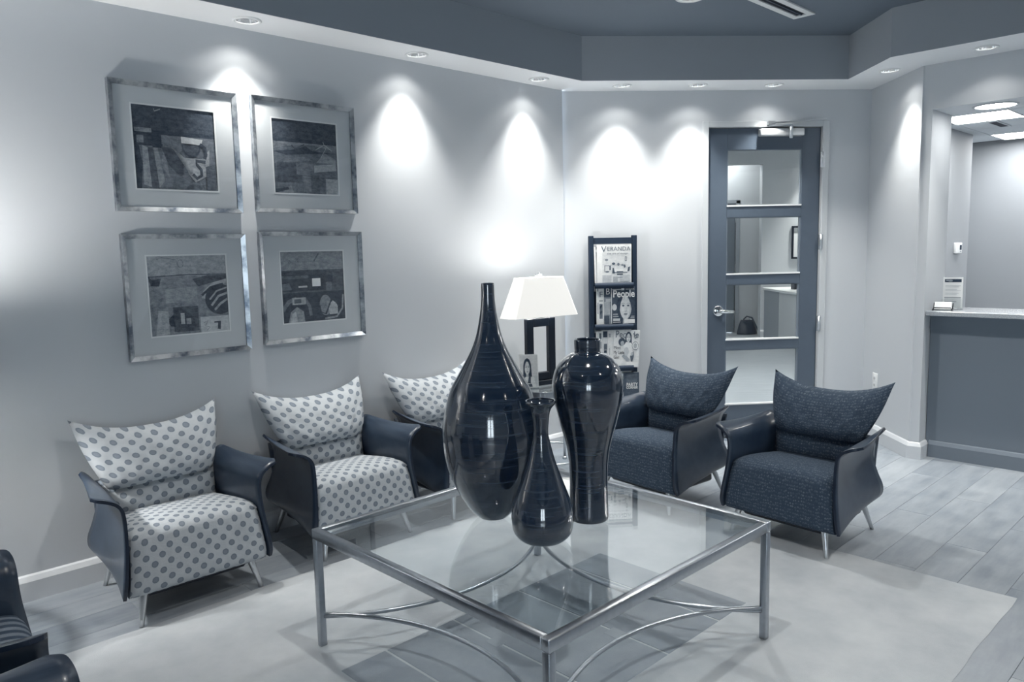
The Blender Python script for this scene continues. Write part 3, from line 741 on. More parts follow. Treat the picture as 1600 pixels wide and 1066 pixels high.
M_legs = simple('satin_aluminium_legs', (0.62, 0.64, 0.66, 1), 0.34, metal=0.9)
dot_chair = make_chair('dotted_armchair', M_dots, 1); loop_chair = make_chair('dark_armchair', M_loops, 5); stripe_chair = make_chair('striped_armchair', M_stripe, 9)
def place_chair(proto, used, a, b, rot, label, group):
    o = copy_tree(proto) if used else proto
    o.location = W(a, b, 0); o.rotation_euler = (0, 0, radians(rot)); o['label'] = label; o['group'] = group
g1 = 'dotted armchairs along the left wall'
place_chair(dot_chair, 0, 1.085, -2.793 - 0.25, 45, 'pale dotted armchair below the left pair of pictures, nearest the camera', g1)
place_chair(dot_chair, 1, 1.852, -2.832 - 0.25, 45, 'pale dotted armchair between the two others, below the right pair of pictures', g1)
place_chair(dot_chair, 1, 2.555, -2.81 - 0.25, 45, 'pale dotted armchair half hidden behind the tallest vase', g1)
g2 = 'dark loop-patterned armchairs by the door'
place_chair(loop_chair, 0, 3.06 + 0.25, -1.515, -48, 'dark loop-patterned armchair nearer the reception counter, right of the table', g2)
place_chair(loop_chair, 1, 3.07 + 0.25, -2.285, -50, 'dark loop-patterned armchair beside the magazine rack, behind the shoulder vase', g2)
g3 = 'striped armchairs cut by the left frame edge'
place_chair(stripe_chair, 0, 0.445 - 0.25, -2.235, 130, 'dark armchair with striped seat, nearer the left wall, cut by the frame', g3)
place_chair(stripe_chair, 1, 0.40 - 0.25, -1.45, 131, 'dark glossy armchair in the bottom left corner, only an arm in view', g3)

# ------------------------------------------------------------------ glass coffee table
ta, tb, TH_ = 1.757, -1.690, 0.412
ct = thing('coffee_table', 'square glass-topped coffee table with slim metal frame on the pale rug', 'table', W(ta, tb, 0.007), pi / 4)
H_ = 0.535; zt = TH_ - 0.007
for k in range(4):
    Mx = Matrix.Rotation(k * pi / 2, 4, 'Z')
    MB().box((-H_, -H_, zt - 0.034), (H_ - 0.026, -H_ + 0.026, zt), bev=0.004, seg=2, M=Mx).build('rail', M_tablemetal, ct)
    MB().box((-H_ + 0.001, -H_ + 0.001, 0), (-H_ + 0.025, -H_ + 0.025, zt - 0.034), bev=0.003, seg=2, M=Mx).build('leg', M_tablemetal, ct)
    MB().box((-H_ + 0.026, -H_ + 0.026, zt - 0.016), (H_ - 0.026, -H_ + 0.034, zt - 0.0125), M=Mx).build('glass_ledge', M_tablemetal, ct)
MB().box((-H_ + 0.027, -H_ + 0.027, zt - 0.012), (H_ - 0.027, H_ - 0.027, zt - 0.001), bev=0.0015).build('glass_top', M_tableglass, ct)
hh = H_ - 0.013
for k, (za, zb) in enumerate(((0.100, 0.108), (0.112, 0.090), (0.095, 0.100), (0.100, 0.100))):
    pts = []; R_ = hh * sqrt(2)
    for i in range(33):
        an = radians(45 + 90 * i / 32); x, y = R_ * cos(an), -2 * hh + R_ * sin(an)
        pts.append(Matrix.Rotation(k * pi / 2, 4, 'Z') @ Vector((x, y, 0.006 + za + (zb - za) * i / 32)))
    MB().tube(pts, 0.0075, 12).build('curved_stretcher', M_tablemetal, ct)

# ------------------------------------------------------------------ vases
def vase(name, label, x, y, prof, lipw):
    P = smooth_tab(prof, 5); zt_ = P[-1][1]; rt = P[-1][0]
    inner = [(rt - lipw * 0.4, zt_ + 0.0015)] + [(max(0.004, r - lipw), z) for r, z in reversed(P) if z > zt_ - 0.10]
    inner.append((0, inner[-1][1] - 0.004))
    o = MB().lathe([(0, 0.0)] + P + inner, 72).build(name, M_vase, None, (x, y, TH_), weld=True)
    return tag(o, label, 'vase')
vase('bottle_vase', 'tallest dark lacquered vase, fat body drawn up to a thin neck', -0.110, 2.53,
     [(.046, .0), (.052, .004), (.078, .030), (.1074, .074), (.1300, .120), (.148, .168), (.158, .214), (.1632, .260), (.1642, .305), (.158, .353), (.147, .400), (.1310, .446), (.1050, .492), (.0795, .537), (.0560, .583), (.0405, .629), (.0285, .690), (.0225, .740), (.0215, .792)], 0.004)
vase('shoulder_vase', 'dark lacquered vase with round shoulders, waist and short collar', 0.2125, 2.495,
     [(.063, .0), (.0655, .010), (.0645, .046), (.0635, .093), (.0635, .139), (.0650, .185), (.070, .231), (.0800, .277), (.0932, .323), (.1046, .369), (.1134, .414), (.1172, .450), (.1137, .480), (.1018, .514), (.0797, .541), (.0560, .557), (.0432, .5625), (.0432, .580), (.0432, .604)], 0.004)
vase('pear_vase', 'smallest dark lacquered vase, pear shaped with flared rim, in front', 0.052, 2.302,
     [(.045, .0), (.068, .006), (.0890, .028), (.0957, .055), (.0957, .090), (.0886, .124), (.0772, .158), (.0577, .210), (.0406, .260), (.0275, .312), (.0220, .346), (.0268, .400), (.0330, .418), (.0430, .430), (.0475, .437), (.0470, .441)], 0.005)

# ------------------------------------------------------------------ side table, lamp, photo card
SX, SY, SZ, SR = 0.145, 4.490, 0.520, 0.27
st = thing('side_table', 'round glass side table with thin metal legs in the corner, under the lamp', 'table', (SX, SY, 0))
MB().lathe([(0, SZ - 0.012), (SR - 0.006, SZ - 0.012), (SR - 0.004, SZ - 0.010), (SR - 0.004, SZ - 0.001), (SR - 0.006, SZ), (0, SZ)], 64, smooth=False).build('glass_top', M_tableglass, st, weld=True)
MB().lathe([(SR - 0.004, SZ - 0.034), (SR + 0.004, SZ - 0.034), (SR + 0.004, SZ - 0.001), (SR - 0.004, SZ - 0.001), (SR - 0.004, SZ - 0.034)], 64, smooth=False).build('rim', M_tablemetal, st, weld=True)
for k in range(4):
    an = radians(65 + 90 * k); x, y = (SR - 0.012) * cos(an), (SR - 0.012) * sin(an)
    MB().tube([(x, y, 0.0), (x, y, SZ - 0.03)], 0.009, 12).build('leg', M_steel, st)
    MB().lathe([(0, 0), (0.016, 0), (0.016, 0.012), (0.009, 0.016)], 16, M=Matrix.Translation((x, y, 0))).build('foot', M_steel, st)
rg = [((SR - 0.012) * cos(2 * pi * k / 48), (SR - 0.012) * sin(2 * pi * k / 48), 0.10) for k in range(48)]
MB().tube(rg, 0.006, 8, closed=True).build('stretcher_ring', M_steel, st)
lp = thing('table_lamp', 'table lamp with open dark frame base and glowing rectangular white shade', 'lamp', (0.105, 4.47, SZ), radians(36))
mb = MB(); hw_, bw_ = 0.104, 0.048
mb.box((-hw_, -0.016, 0.028), (-hw_ + bw_, 0.016, 0.395), bev=0.003); mb.box((hw_ - bw_, -0.016, 0.028), (hw_, 0.016, 0.395), bev=0.003)
mb.box((-hw_ + bw_, -0.016, 0.345), (hw_ - bw_, 0.016, 0.395), bev=0.003); mb.box((-hw_ + bw_, -0.016, 0.028), (hw_ - bw_, 0.016, 0.075), bev=0.003)
mb.build('base_frame', M_black, lp)
MB().box((-0.105, -0.03, 0), (0.105, 0.03, 0.028), bev=0.002).build('plinth', M_black, lp)
MB().tube([(0, 0, 0.39), (0, 0, 0.66)], 0.006, 10).build('harp', M_steel, lp)
MB().box((-0.022, -0.008, 0.395), (0.022, 0.008, 0.412), bev=0.002).build('neck', M_steel, lp)
MB().box((-0.022, -0.010, 0.638), (0.022, 0.010, 0.652), bev=0.002).build('finial', M_steel, lp)
def rrect(hx_, hy_, c): return [(-hx_ + c, -hy_), (hx_ - c, -hy_), (hx_, -hy_ + c), (hx_, hy_ - c), (hx_ - c, hy_), (-hx_ + c, hy_), (-hx_, hy_ - c), (-hx_, -hy_ + c)]
lo_, hi_ = rrect(0.250, 0.075, 0.028), rrect(0.158, 0.050, 0.020)
mb = MB(); zb_, zt_ = 0.405, 0.632
for i in range(8):
    j = (i + 1) % 8
    mb.face([(*lo_[i], zb_), (*lo_[j], zb_), (*hi_[j], zt_), (*hi_[i], zt_)]); k = 0.985
    mb.face([(lo_[i][0] * k, lo_[i][1] * k, zb_), (hi_[i][0] * k, hi_[i][1] * k, zt_), (hi_[j][0] * k, hi_[j][1] * k, zt_), (lo_[j][0] * k, lo_[j][1] * k, zb_)])
ts = NT('lamp_shade'); ts.set((0.58, 0.58, 0.56, 1), 0.9); ts.b.inputs['Emission Color'].default_value = (1, 0.985, 0.95, 1); ts.b.inputs['Emission Strength'].default_value = 0.32
mb.build('lamp_shade', ts.m, lp, normals=False)
MB().lathe([(0, 0.46), (0.02, 0.47), (0.03, 0.50), (0.026, 0.53), (0.012, 0.56), (0, 0.56)], 24).build('bulb', emit('lamp_bulb', (1, 0.97, 0.9), 12.0), lp)
ld = bpy.data.lights.new('lamp_light', 'POINT'); ld.energy = LAMP_W; ld.color = (1, 0.97, 0.92); ld.shadow_soft_size = 0.05
lo = bpy.data.objects.new('lamp_light', ld); COL.objects.link(lo); lo.parent = lp; lo.location = (0, 0, 0.60)
# its twin stands out of view by the left wall, between the dotted and the striped armchairs; its glow falls on the wall
o = copy_tree(st); o.location = W(0.20, -3.04, 0); o['label'] = 'round glass side table out of view by the left wall'
o = copy_tree(lp)
for c_ in o.children:
    if c_.type == 'LIGHT': c_.data = c_.data.copy(); c_.data.energy = 40.0
o.location = W(0.20, -3.07, SZ); o.rotation_euler = (0, 0, radians(45)); o['label'] = 'table lamp out of view by the left wall, its glow falling on the wall'

def art(name, shapes, w, h, parent, loc=(0, 0, 0), step=0.00012, painterly=0.35, base=0.0004):
    """flat print: polygons in 0..1 across w x h, laid one over the other; faces -y"""
    m = MB(); mats, idx = [], {}
    for k, (tv, poly) in enumerate(shapes):
        if tv not in idx: idx[tv] = len(mats); mats.append(tone(tv, painterly=painterly))
        y = -(base + k * step); m.face([(p[0] * w, y, p[1] * h) for p in poly], idx[tv])
    return m.build(name, mats, parent, loc, normals=False)
def ell(cx, cy, rx, ry, a0=0, a1=360, n=20): return [(cx + rx * cos(radians(a0 + (a1 - a0) * i / n)), cy + ry * sin(radians(a0 + (a1 - a0) * i / n))) for i in range(n + (0 if a1 - a0 >= 360 else 1))]
def rect(x0, y0, x1, y1): return [(x0, y0), (x1, y0), (x1, y1), (x0, y1)]
def stroke(pts, w):
    L, R = [], []
    for i, p in enumerate(pts):
        a, b_ = Vector(pts[max(i - 1, 0)]), Vector(pts[min(i + 1, len(pts) - 1)]); d = (b_ - a).normalized()
        n_ = Vector((-d.y, d.x)) * w / 2; L.append((p[0] + n_.x, p[1] + n_.y)); R.append((p[0] - n_.x, p[1] - n_.y))
    return L + R[::-1]
def FACE(cx, cy, s, hair=0.12, skin=0.80):
    q = lambda *pts: [(cx + x * s, cy + y * s) for x, y in pts]
    cres = ell(0, 0, 0.25, 0.34, -75, 55, 12); cres = cres + [(x * 0.62 + 0.02, y * 0.97) for x, y in reversed(cres)]
    return [(hair, ell(cx, cy + 0.03 * s, 0.37 * s, 0.47 * s, n=28)), (hair, q((-.37, 0), (.37, 0), (.42, -.5), (-.40, -.5))), (skin * 0.8, q((-.10, -.25), (.10, -.25), (.13, -.5), (-.13, -.5))),
            (skin, ell(cx, cy, 0.25 * s, 0.34 * s, n=28)), (skin * 0.84, q(*cres)), (min(1, skin * 1.06), ell(cx - 0.12 * s, cy - 0.06 * s, 0.06 * s, 0.07 * s)),
            (hair, q((-.02, .36), (-.13, .27), (-.21, .13), (-.245, -.06), (-.33, -.1), (-.34, .2), (-.2, .44))), (hair, q((-.04, .37), (.10, .29), (.205, .13), (.25, -.04), (.33, -.1), (.35, .2), (.2, .44))),
            (skin * 0.55, ell(cx - 0.105 * s, cy + 0.055 * s, 0.055 * s, 0.030 * s)), (skin * 0.55, ell(cx + 0.105 * s, cy + 0.055 * s, 0.055 * s, 0.030 * s)), (0.10, ell(cx - 0.10 * s, cy + 0.048 * s, 0.036 * s, 0.017 * s)), (0.10, ell(cx + 0.11 * s, cy + 0.048 * s, 0.036 * s, 0.017 * s)),
            (skin * 0.5, stroke(q((-.17, .105), (-.11, .125), (-.045, .108)), 0.014 * s)), (skin * 0.5, stroke(q((.05, .108), (.115, .125), (.175, .105)), 0.014 * s)),
            (skin * 0.78, q((.015, .06), (.035, -.07), (.05, -.10), (.0, -.105), (.01, -.06))), (skin * 0.6, stroke(q((-.035, -.108), (0, -.118), (.04, -.108)), 0.012 * s)),
            (skin * 0.52, ell(cx, cy - 0.185 * s, 0.08 * s, 0.020 * s)), (skin * 0.66, ell(cx, cy - 0.205 * s, 0.062 * s, 0.018 * s)), (skin * 0.4, stroke(q((-.08, -.188), (0, -.192), (.08, -.188)), 0.006 * s))]

cd_ = thing('photo_card', 'small photo card of a smiling dark haired woman in a clear stand by the lamp', 'card', (0.035, 4.335, SZ), radians(6), rx=radians(-6))
MB().box((-0.055, 0.0, 0.006), (0.055, 0.002, 0.198)).build('card', M_paper, cd_)
art('photo_print', [(0.78, rect(0, 0, 1, 1))] + [(tv, [(x, y) for x, y in p]) for tv, p in FACE(0.42, 0.60, 0.62)] + [(0.85, [(0.1, 0.0), (0.9, 0.0), (0.8, 0.32), (0.3, 0.32)]), (0.2, [(0.42, 0.12), (0.6, 0.1), (0.62, 0.36), (0.5, 0.34)]), (0.15, [(0.35, 0.0), (0.7, 0.0), (0.66, 0.1), (0.4, 0.08)])], 0.100, 0.180, cd_, (-0.05, 0, 0.012))
MB().box((-0.058, -0.004, 0.0), (0.058, -0.0022, 0.075)).box((-0.060, -0.012, 0), (0.060, 0.030, 0.004)).build('stand', M_acrylic, cd_)

# ------------------------------------------------------------------ magazine rack on the back wall
def BT(name, label, cat, s, off, z, group=None, tilt=0.0, lean=0.0):
    o = thing(name, label, cat, BW(s, off, z), BROT, group); o.rotation_euler = (lean, tilt, BROT); return o
rk = BT('magazine_rack', 'tall narrow dark rack of magazines standing against the back wall', 'rack', 0.155, 0, 0)
RW = 0.315
M_rack = simple('rack_lacquer', duo(0.08), 0.6, spec=0.25, grain=0.1)
for x0 in (0.0, RW - 0.030): MB().box((x0, -0.075, 0), (x0 + 0.030, -0.030, 1.392), bev=0.003).build('side_rail', M_rack, rk)
MB().box((0.030, -0.060, 1.338), (RW - 0.030, -0.035, 1.378)).build('top_rail', M_rack, rk)
SHELF = [1.085, 0.815, 0.540, 0.265, 0.02]
for z in SHELF:
    MB().box((0.030, -0.044, z - 0.02), (RW - 0.030, -0.036, z + 0.215)).build('pocket_back', M_rack, rk)
    m = MB()
    def lip(k): return lambda u, v: Vector((0.030 + (RW - 0.060) * u, -0.096 - 0.008 * sin(pi * u) - k, z - 0.034 + 0.036 * v))
    A = m.grid(lip(0), 14, 1); B = m.grid(lip(0.006), 14, 1)
    for j in (0, 1):
        for i in range(14): m.bm.faces.new((A[i][j], A[i + 1][j], B[i + 1][j], B[i][j]))
    m.build('pocket_front', M_rack, rk)
    MB().box((0.030, -0.10, z - 0.012), (RW - 0.030, -0.036, z - 0.002)).build('pocket_shelf', M_rack, rk)
def magazine(label, s0, s1, z0, z1, off, shapes, tilt=0.0, spine=0.92, pap=0.35):
    w, h = s1 - s0, z1 - z0
    o = BT('magazine', label, 'magazine', s0, off, z0, 'magazines in the rack', tilt)
    MB().box((0, 0, 0), (w, 0.005, h)).build('pages', tone(spine, painterly=0.1), o)
    art('cover', shapes, w, h, o, painterly=pap); return o, w, h
zf = SHELF
room = [(0.90, rect(0, 0, 1, 1)), (0.82, rect(0.16, 0, 1, 0.78)), (0.95, rect(0, 0, 0.16, 1)), (0.70, rect(0.16, 0, 0.42, 0.2)), (0.92, [(0.16, 0.2), (0.42, 0.2), (0.40, 0.27), (0.16, 0.25)]),
        (0.93, [(0.42, 0.36), (0.88, 0.34), (0.9, 0.28), (0.45, 0.27)]), (0.45, rect(0.45, 0.25, 0.88, 0.28)), (0.2, rect(0.22, 0.28, 0.235, 0.46)), (0.2, rect(0.22, 0.44, 0.36, 0.455)), (0.25, ell(0.30, 0.29, 0.06, 0.02)),
        (0.18, rect(0.36, 0.33, 0.40, 0.45)), (0.22, [(0.44, 0.24), (0.52, 0.24), (0.49, 0.39), (0.45, 0.38)]), (0.25, [(0.58, 0.2), (0.75, 0.2), (0.76, 0.3), (0.57, 0.3)]), (0.95, rect(0.57, 0.24, 0.76, 0.25)),
        (0.22, [(0.88, 0.29), (0.94, 0.3), (0.96, 0.42), (0.90, 0.40)]), (0.2, ell(0.48, 0.50, 0.05, 0.03)), (0.2, rect(0.38, 0.462, 0.82, 0.470)), (0.35, ell(0.62, 0.48, 0.035, 0.04)), (0.4, ell(0.74, 0.46, 0.04, 0.025)), (0.45, ell(0.28, 0.60, 0.05, 0.03)),
        (0.3, rect(0.81, 0.56, 0.86, 0.68)), (0.85, rect(0.825, 0.58, 0.845, 0.66)), (0.3, ell(0.80, 0.43, 0.03, 0.045)), (0.62, rect(0.46, 0.02, 0.6, 0.16)), (0.7, rect(0.66, 0.03, 0.95, 0.2)), (0.35, rect(0.6, 0.13, 0.74, 0.145))]
o, w, h = magazine('magazine in the top pocket, a pale room with dining table on its cover', 0.203, 0.431, zf[0] + 0.002, 1.333, 0.080, room)
lettering('V', 0.058, M_inkgrey, o, (0.20 * w, -0.0045, 0.875 * h)); lettering('ERANDA', 0.038, M_inkgrey, o, (0.63 * w, -0.0045, 0.885 * h), width=0.66 * w)
lettering('the art of design', 0.016, M_inkgrey, o, (0.60 * w, -0.0045, 0.765 * h), width=0.6 * w)
magazine('thin magazine showing only a white edge in the top pocket', 0.190, 0.202, zf[0] - 0.01, 1.32, 0.077, [(0.95, rect(0, 0, 1, 1))], -0.02)
magazine('dark magazine between the white edge and the room cover, top pocket', 0.194, 0.300, zf[0] + 0.002, 1.322, 0.066, [(0.10, rect(0, 0, 1, 1)), (0.5, rect(0, 0.05, 0.10, 0.35)), (0.75, rect(0.06, 0.85, 0.2, 0.92))])
face1 = [(0.20, rect(0, 0, 1, 1)), (0.12, [(0.2, 0), (1, 0), (1, 0.8), (0.3, 0.85)]), (0.85, rect(0, 0, 0.025, 1))] + FACE(0.60, 0.44, 0.98, 0.14, 0.78) + [(0.75, ell(0.13, 0.45, 0.1, 0.09)), (0.7, rect(0.07, 0.02, 0.38, 0.05)), (0.75, rect(0.07, 0.07, 0.36, 0.14)), (0.6, rect(0.07, 0.18, 0.3, 0.21)), (0.6, rect(0.07, 0.24, 0.27, 0.27)), (0.93, rect(0.53, 0.0, 0.98, 0.11)), (0.6, rect(0.8, 0.14, 0.97, 0.16)), (0.6, rect(0.82, 0.18, 0.97, 0.2)), (0.75, rect(0.04, 0.93, 0.42, 0.95)), (0.8, rect(0.42, 0.915, 0.54, 0.985))]
o, w, h = magazine('magazine in the second pocket, large pale face under big white letters', 0.294, 0.452, zf[1] + 0.005, 1.056, 0.090, face1)
lettering('People', 0.066, simple('white_ink', duo(0.95), 0.7), o, (0.52 * w, -0.0055, 0.815 * h), width=0.90 * w, bold=0.0012)
lettering('exclusive', 0.014, simple('white_ink', duo(0.95), 0.7), o, (0.78 * w, -0.0055, 0.95 * h), width=0.36 * w)
o, w, h = magazine('magazine in the second pocket showing a white B on its edge', 0.248, 0.36, zf[1] + 0.003, 1.060, 0.082, [(0.45, rect(0, 0, 1, 1)), (0.15, rect(0, 0.72, 0.5, 1)), (0.62, rect(0.0, 0.25, 0.35, 0.6)), (0.2, rect(0, 0, 0.3, 0.22)), (0.7, rect(0.1, 0.60, 0.4, 0.68))])
lettering('B', 0.058, simple('white_ink', duo(0.95), 0.7), o, (0.22 * w, -0.003, 0.87 * h), width=0.024)
o, w, h = magazine('white magazine with a dark F, second pocket, behind the B', 0.212, 0.30, zf[1] + 0.0, 1.058, 0.074, [(0.90, rect(0, 0, 1, 1)), (0.35, rect(0.08, 0.15, 0.32, 0.55)), (0.15, [(0.1, 0.4), (0.3, 0.5), (0.3, 0.54), (0.1, 0.48)]), (0.2, [(0.1, 0.25), (0.3, 0.33), (0.3, 0.38), (0.1, 0.34)]), (0.5, rect(0.06, 0.62, 0.34, 0.65))])
lettering('F', 0.052, M_inkgrey, o, (0.2 * w, -0.003, 0.80 * h), width=0.02)
magazine('leftmost white edge of a magazine in the second pocket', 0.200, 0.216, zf[1] - 0.006, 1.056, 0.071, [(0.9, rect(0, 0, 1, 1)), (0.15, rect(0.5, 0.3, 0.9, 0.6)), (0.25, rect(0.4, 0.9, 0.9, 0.97))])
mum = [(0.86, rect(0, 0, 1, 1)), (0.93, [(0, 0), (0.3, 0), (0.55, 0.6), (0, 1)]), ] + FACE(0.57, 0.79, 0.33, 0.18, 0.82) + [
       (0.90, [(0.38, 0.55), (0.48, 0.68), (0.68, 0.66), (0.74, 0.4), (0.62, 0.2), (0.42, 0.3)]), (0.2, ell(0.32, 0.68, 0.13, 0.11)), (0.62, ell(0.34, 0.64, 0.07, 0.07)), (0.55, [(0.34, 0.3), (0.6, 0.1), (0.64, 0.22), (0.45, 0.36)]), (0.7, ell(0.50, 0.42, 0.1, 0.12)),
       (0.3, ell(0.84, 0.58, 0.125, 0.115)), (0.88, ell(0.84, 0.58, 0.112, 0.10)), (0.62, ell(0.84, 0.58, 0.07, 0.07)), (0.25, [(0.66, 0.3), (0.78, 0.44), (0.8, 0.3), (0.74, 0.14), (0.70, 0.16)]), (0.65, ell(0.72, 0.36, 0.045, 0.05)), (0.95, rect(0.52, 0.02, 0.95, 0.15)), (0.4, stroke([(0.74, 0.92), (0.8, 0.86), (0.92, 0.9), (0.9, 0.82), (0.8, 0.78)], 0.03))]
o, w, h = magazine('magazine in the third pocket, woman with a small girl on a white cover', 0.298, 0.472, zf[2] - 0.006, 0.780, 0.094, mum, 0.05)
lettering('Peo', 0.066, M_inkgrey, o, (0.28 * w, -0.0045, 0.875 * h), width=0.42 * w); lettering('le', 0.058, M_inkgrey, o, (0.86 * w, -0.0045, 0.875 * h), width=0.18 * w)
for k, tx in enumerate(('Meet', 'My Little', 'Girl')): lettering(tx, 0.030, M_ink, o, ((0.15, 0.22, 0.13)[k] * w, -0.0048, (0.52, 0.39, 0.26)[k] * h), width=(0.26, 0.40, 0.2)[k] * w)
magazine('pale magazine edge just left of the girl cover, third pocket', 0.272, 0.40, zf[2], 0.776, 0.084, [(0.88, rect(0, 0, 1, 1)), (0.6, rect(0.05, 0.8, 0.14, 0.9)), (0.7, rect(0.05, 0.3, 0.1, 0.5))])
magazine('magazine with dark print blocks on its edge, third pocket', 0.236, 0.34, zf[2], 0.776, 0.076, [(0.80, rect(0, 0, 1, 1)), (0.15, rect(0.05, 0.80, 0.32, 0.97)), (0.3, rect(0.10, 0.45, 0.3, 0.62)), (0.1, rect(0.1, 0.36, 0.28, 0.44)), (0.6, rect(0.05, 0.1, 0.3, 0.3))])
magazine('leftmost magazine in the third pocket, pale with a blurred picture edge', 0.196, 0.30, zf[2], 0.768, 0.070, [(0.90, rect(0, 0, 1, 1)), (0.35, rect(0.2, 0.78, 0.34, 0.95)), (0.5, rect(0.22, 0.5, 0.34, 0.7))])
o, w, h = magazine('dark magazine with block letters in the lowest visible pocket', 0.372, 0.478, zf[3] + 0.0, 0.492, 0.086, [(0.20, rect(0, 0, 1, 1)), (0.30, rect(0.2, 0.6, 0.9, 0.95)), (0.93, ell(0.55, 0.08, 0.22, 0.09)), (0.12, ell(0.52, 0.05, 0.16, 0.05))])
lettering('LIFE', 0.030, M_inkgrey, o, (0.58 * w, -0.003, 0.84 * h), width=0.6 * w); lettering('PARTY', 0.030, simple('white_ink', duo(0.95), 0.7), o, (0.55 * w, -0.003, 0.64 * h), width=0.72 * w, bold=0.0008); lettering('CORNER', 0.024, simple('white_ink', duo(0.95), 0.7), o, (0.55 * w, -0.003, 0.55 * h), width=0.74 * w, bold=0.0006)
magazine('pale magazine left of the dark one in the lowest visible pocket', 0.300, 0.42, zf[3], 0.498, 0.074, [(0.88, rect(0, 0, 1, 1)), (0.3, rect(0.45, 0.55, 0.52, 0.95)), (0.5, rect(0.35, 0.15, 0.55, 0.18)), (0.5, rect(0.35, 0.35, 0.55, 0.38))])

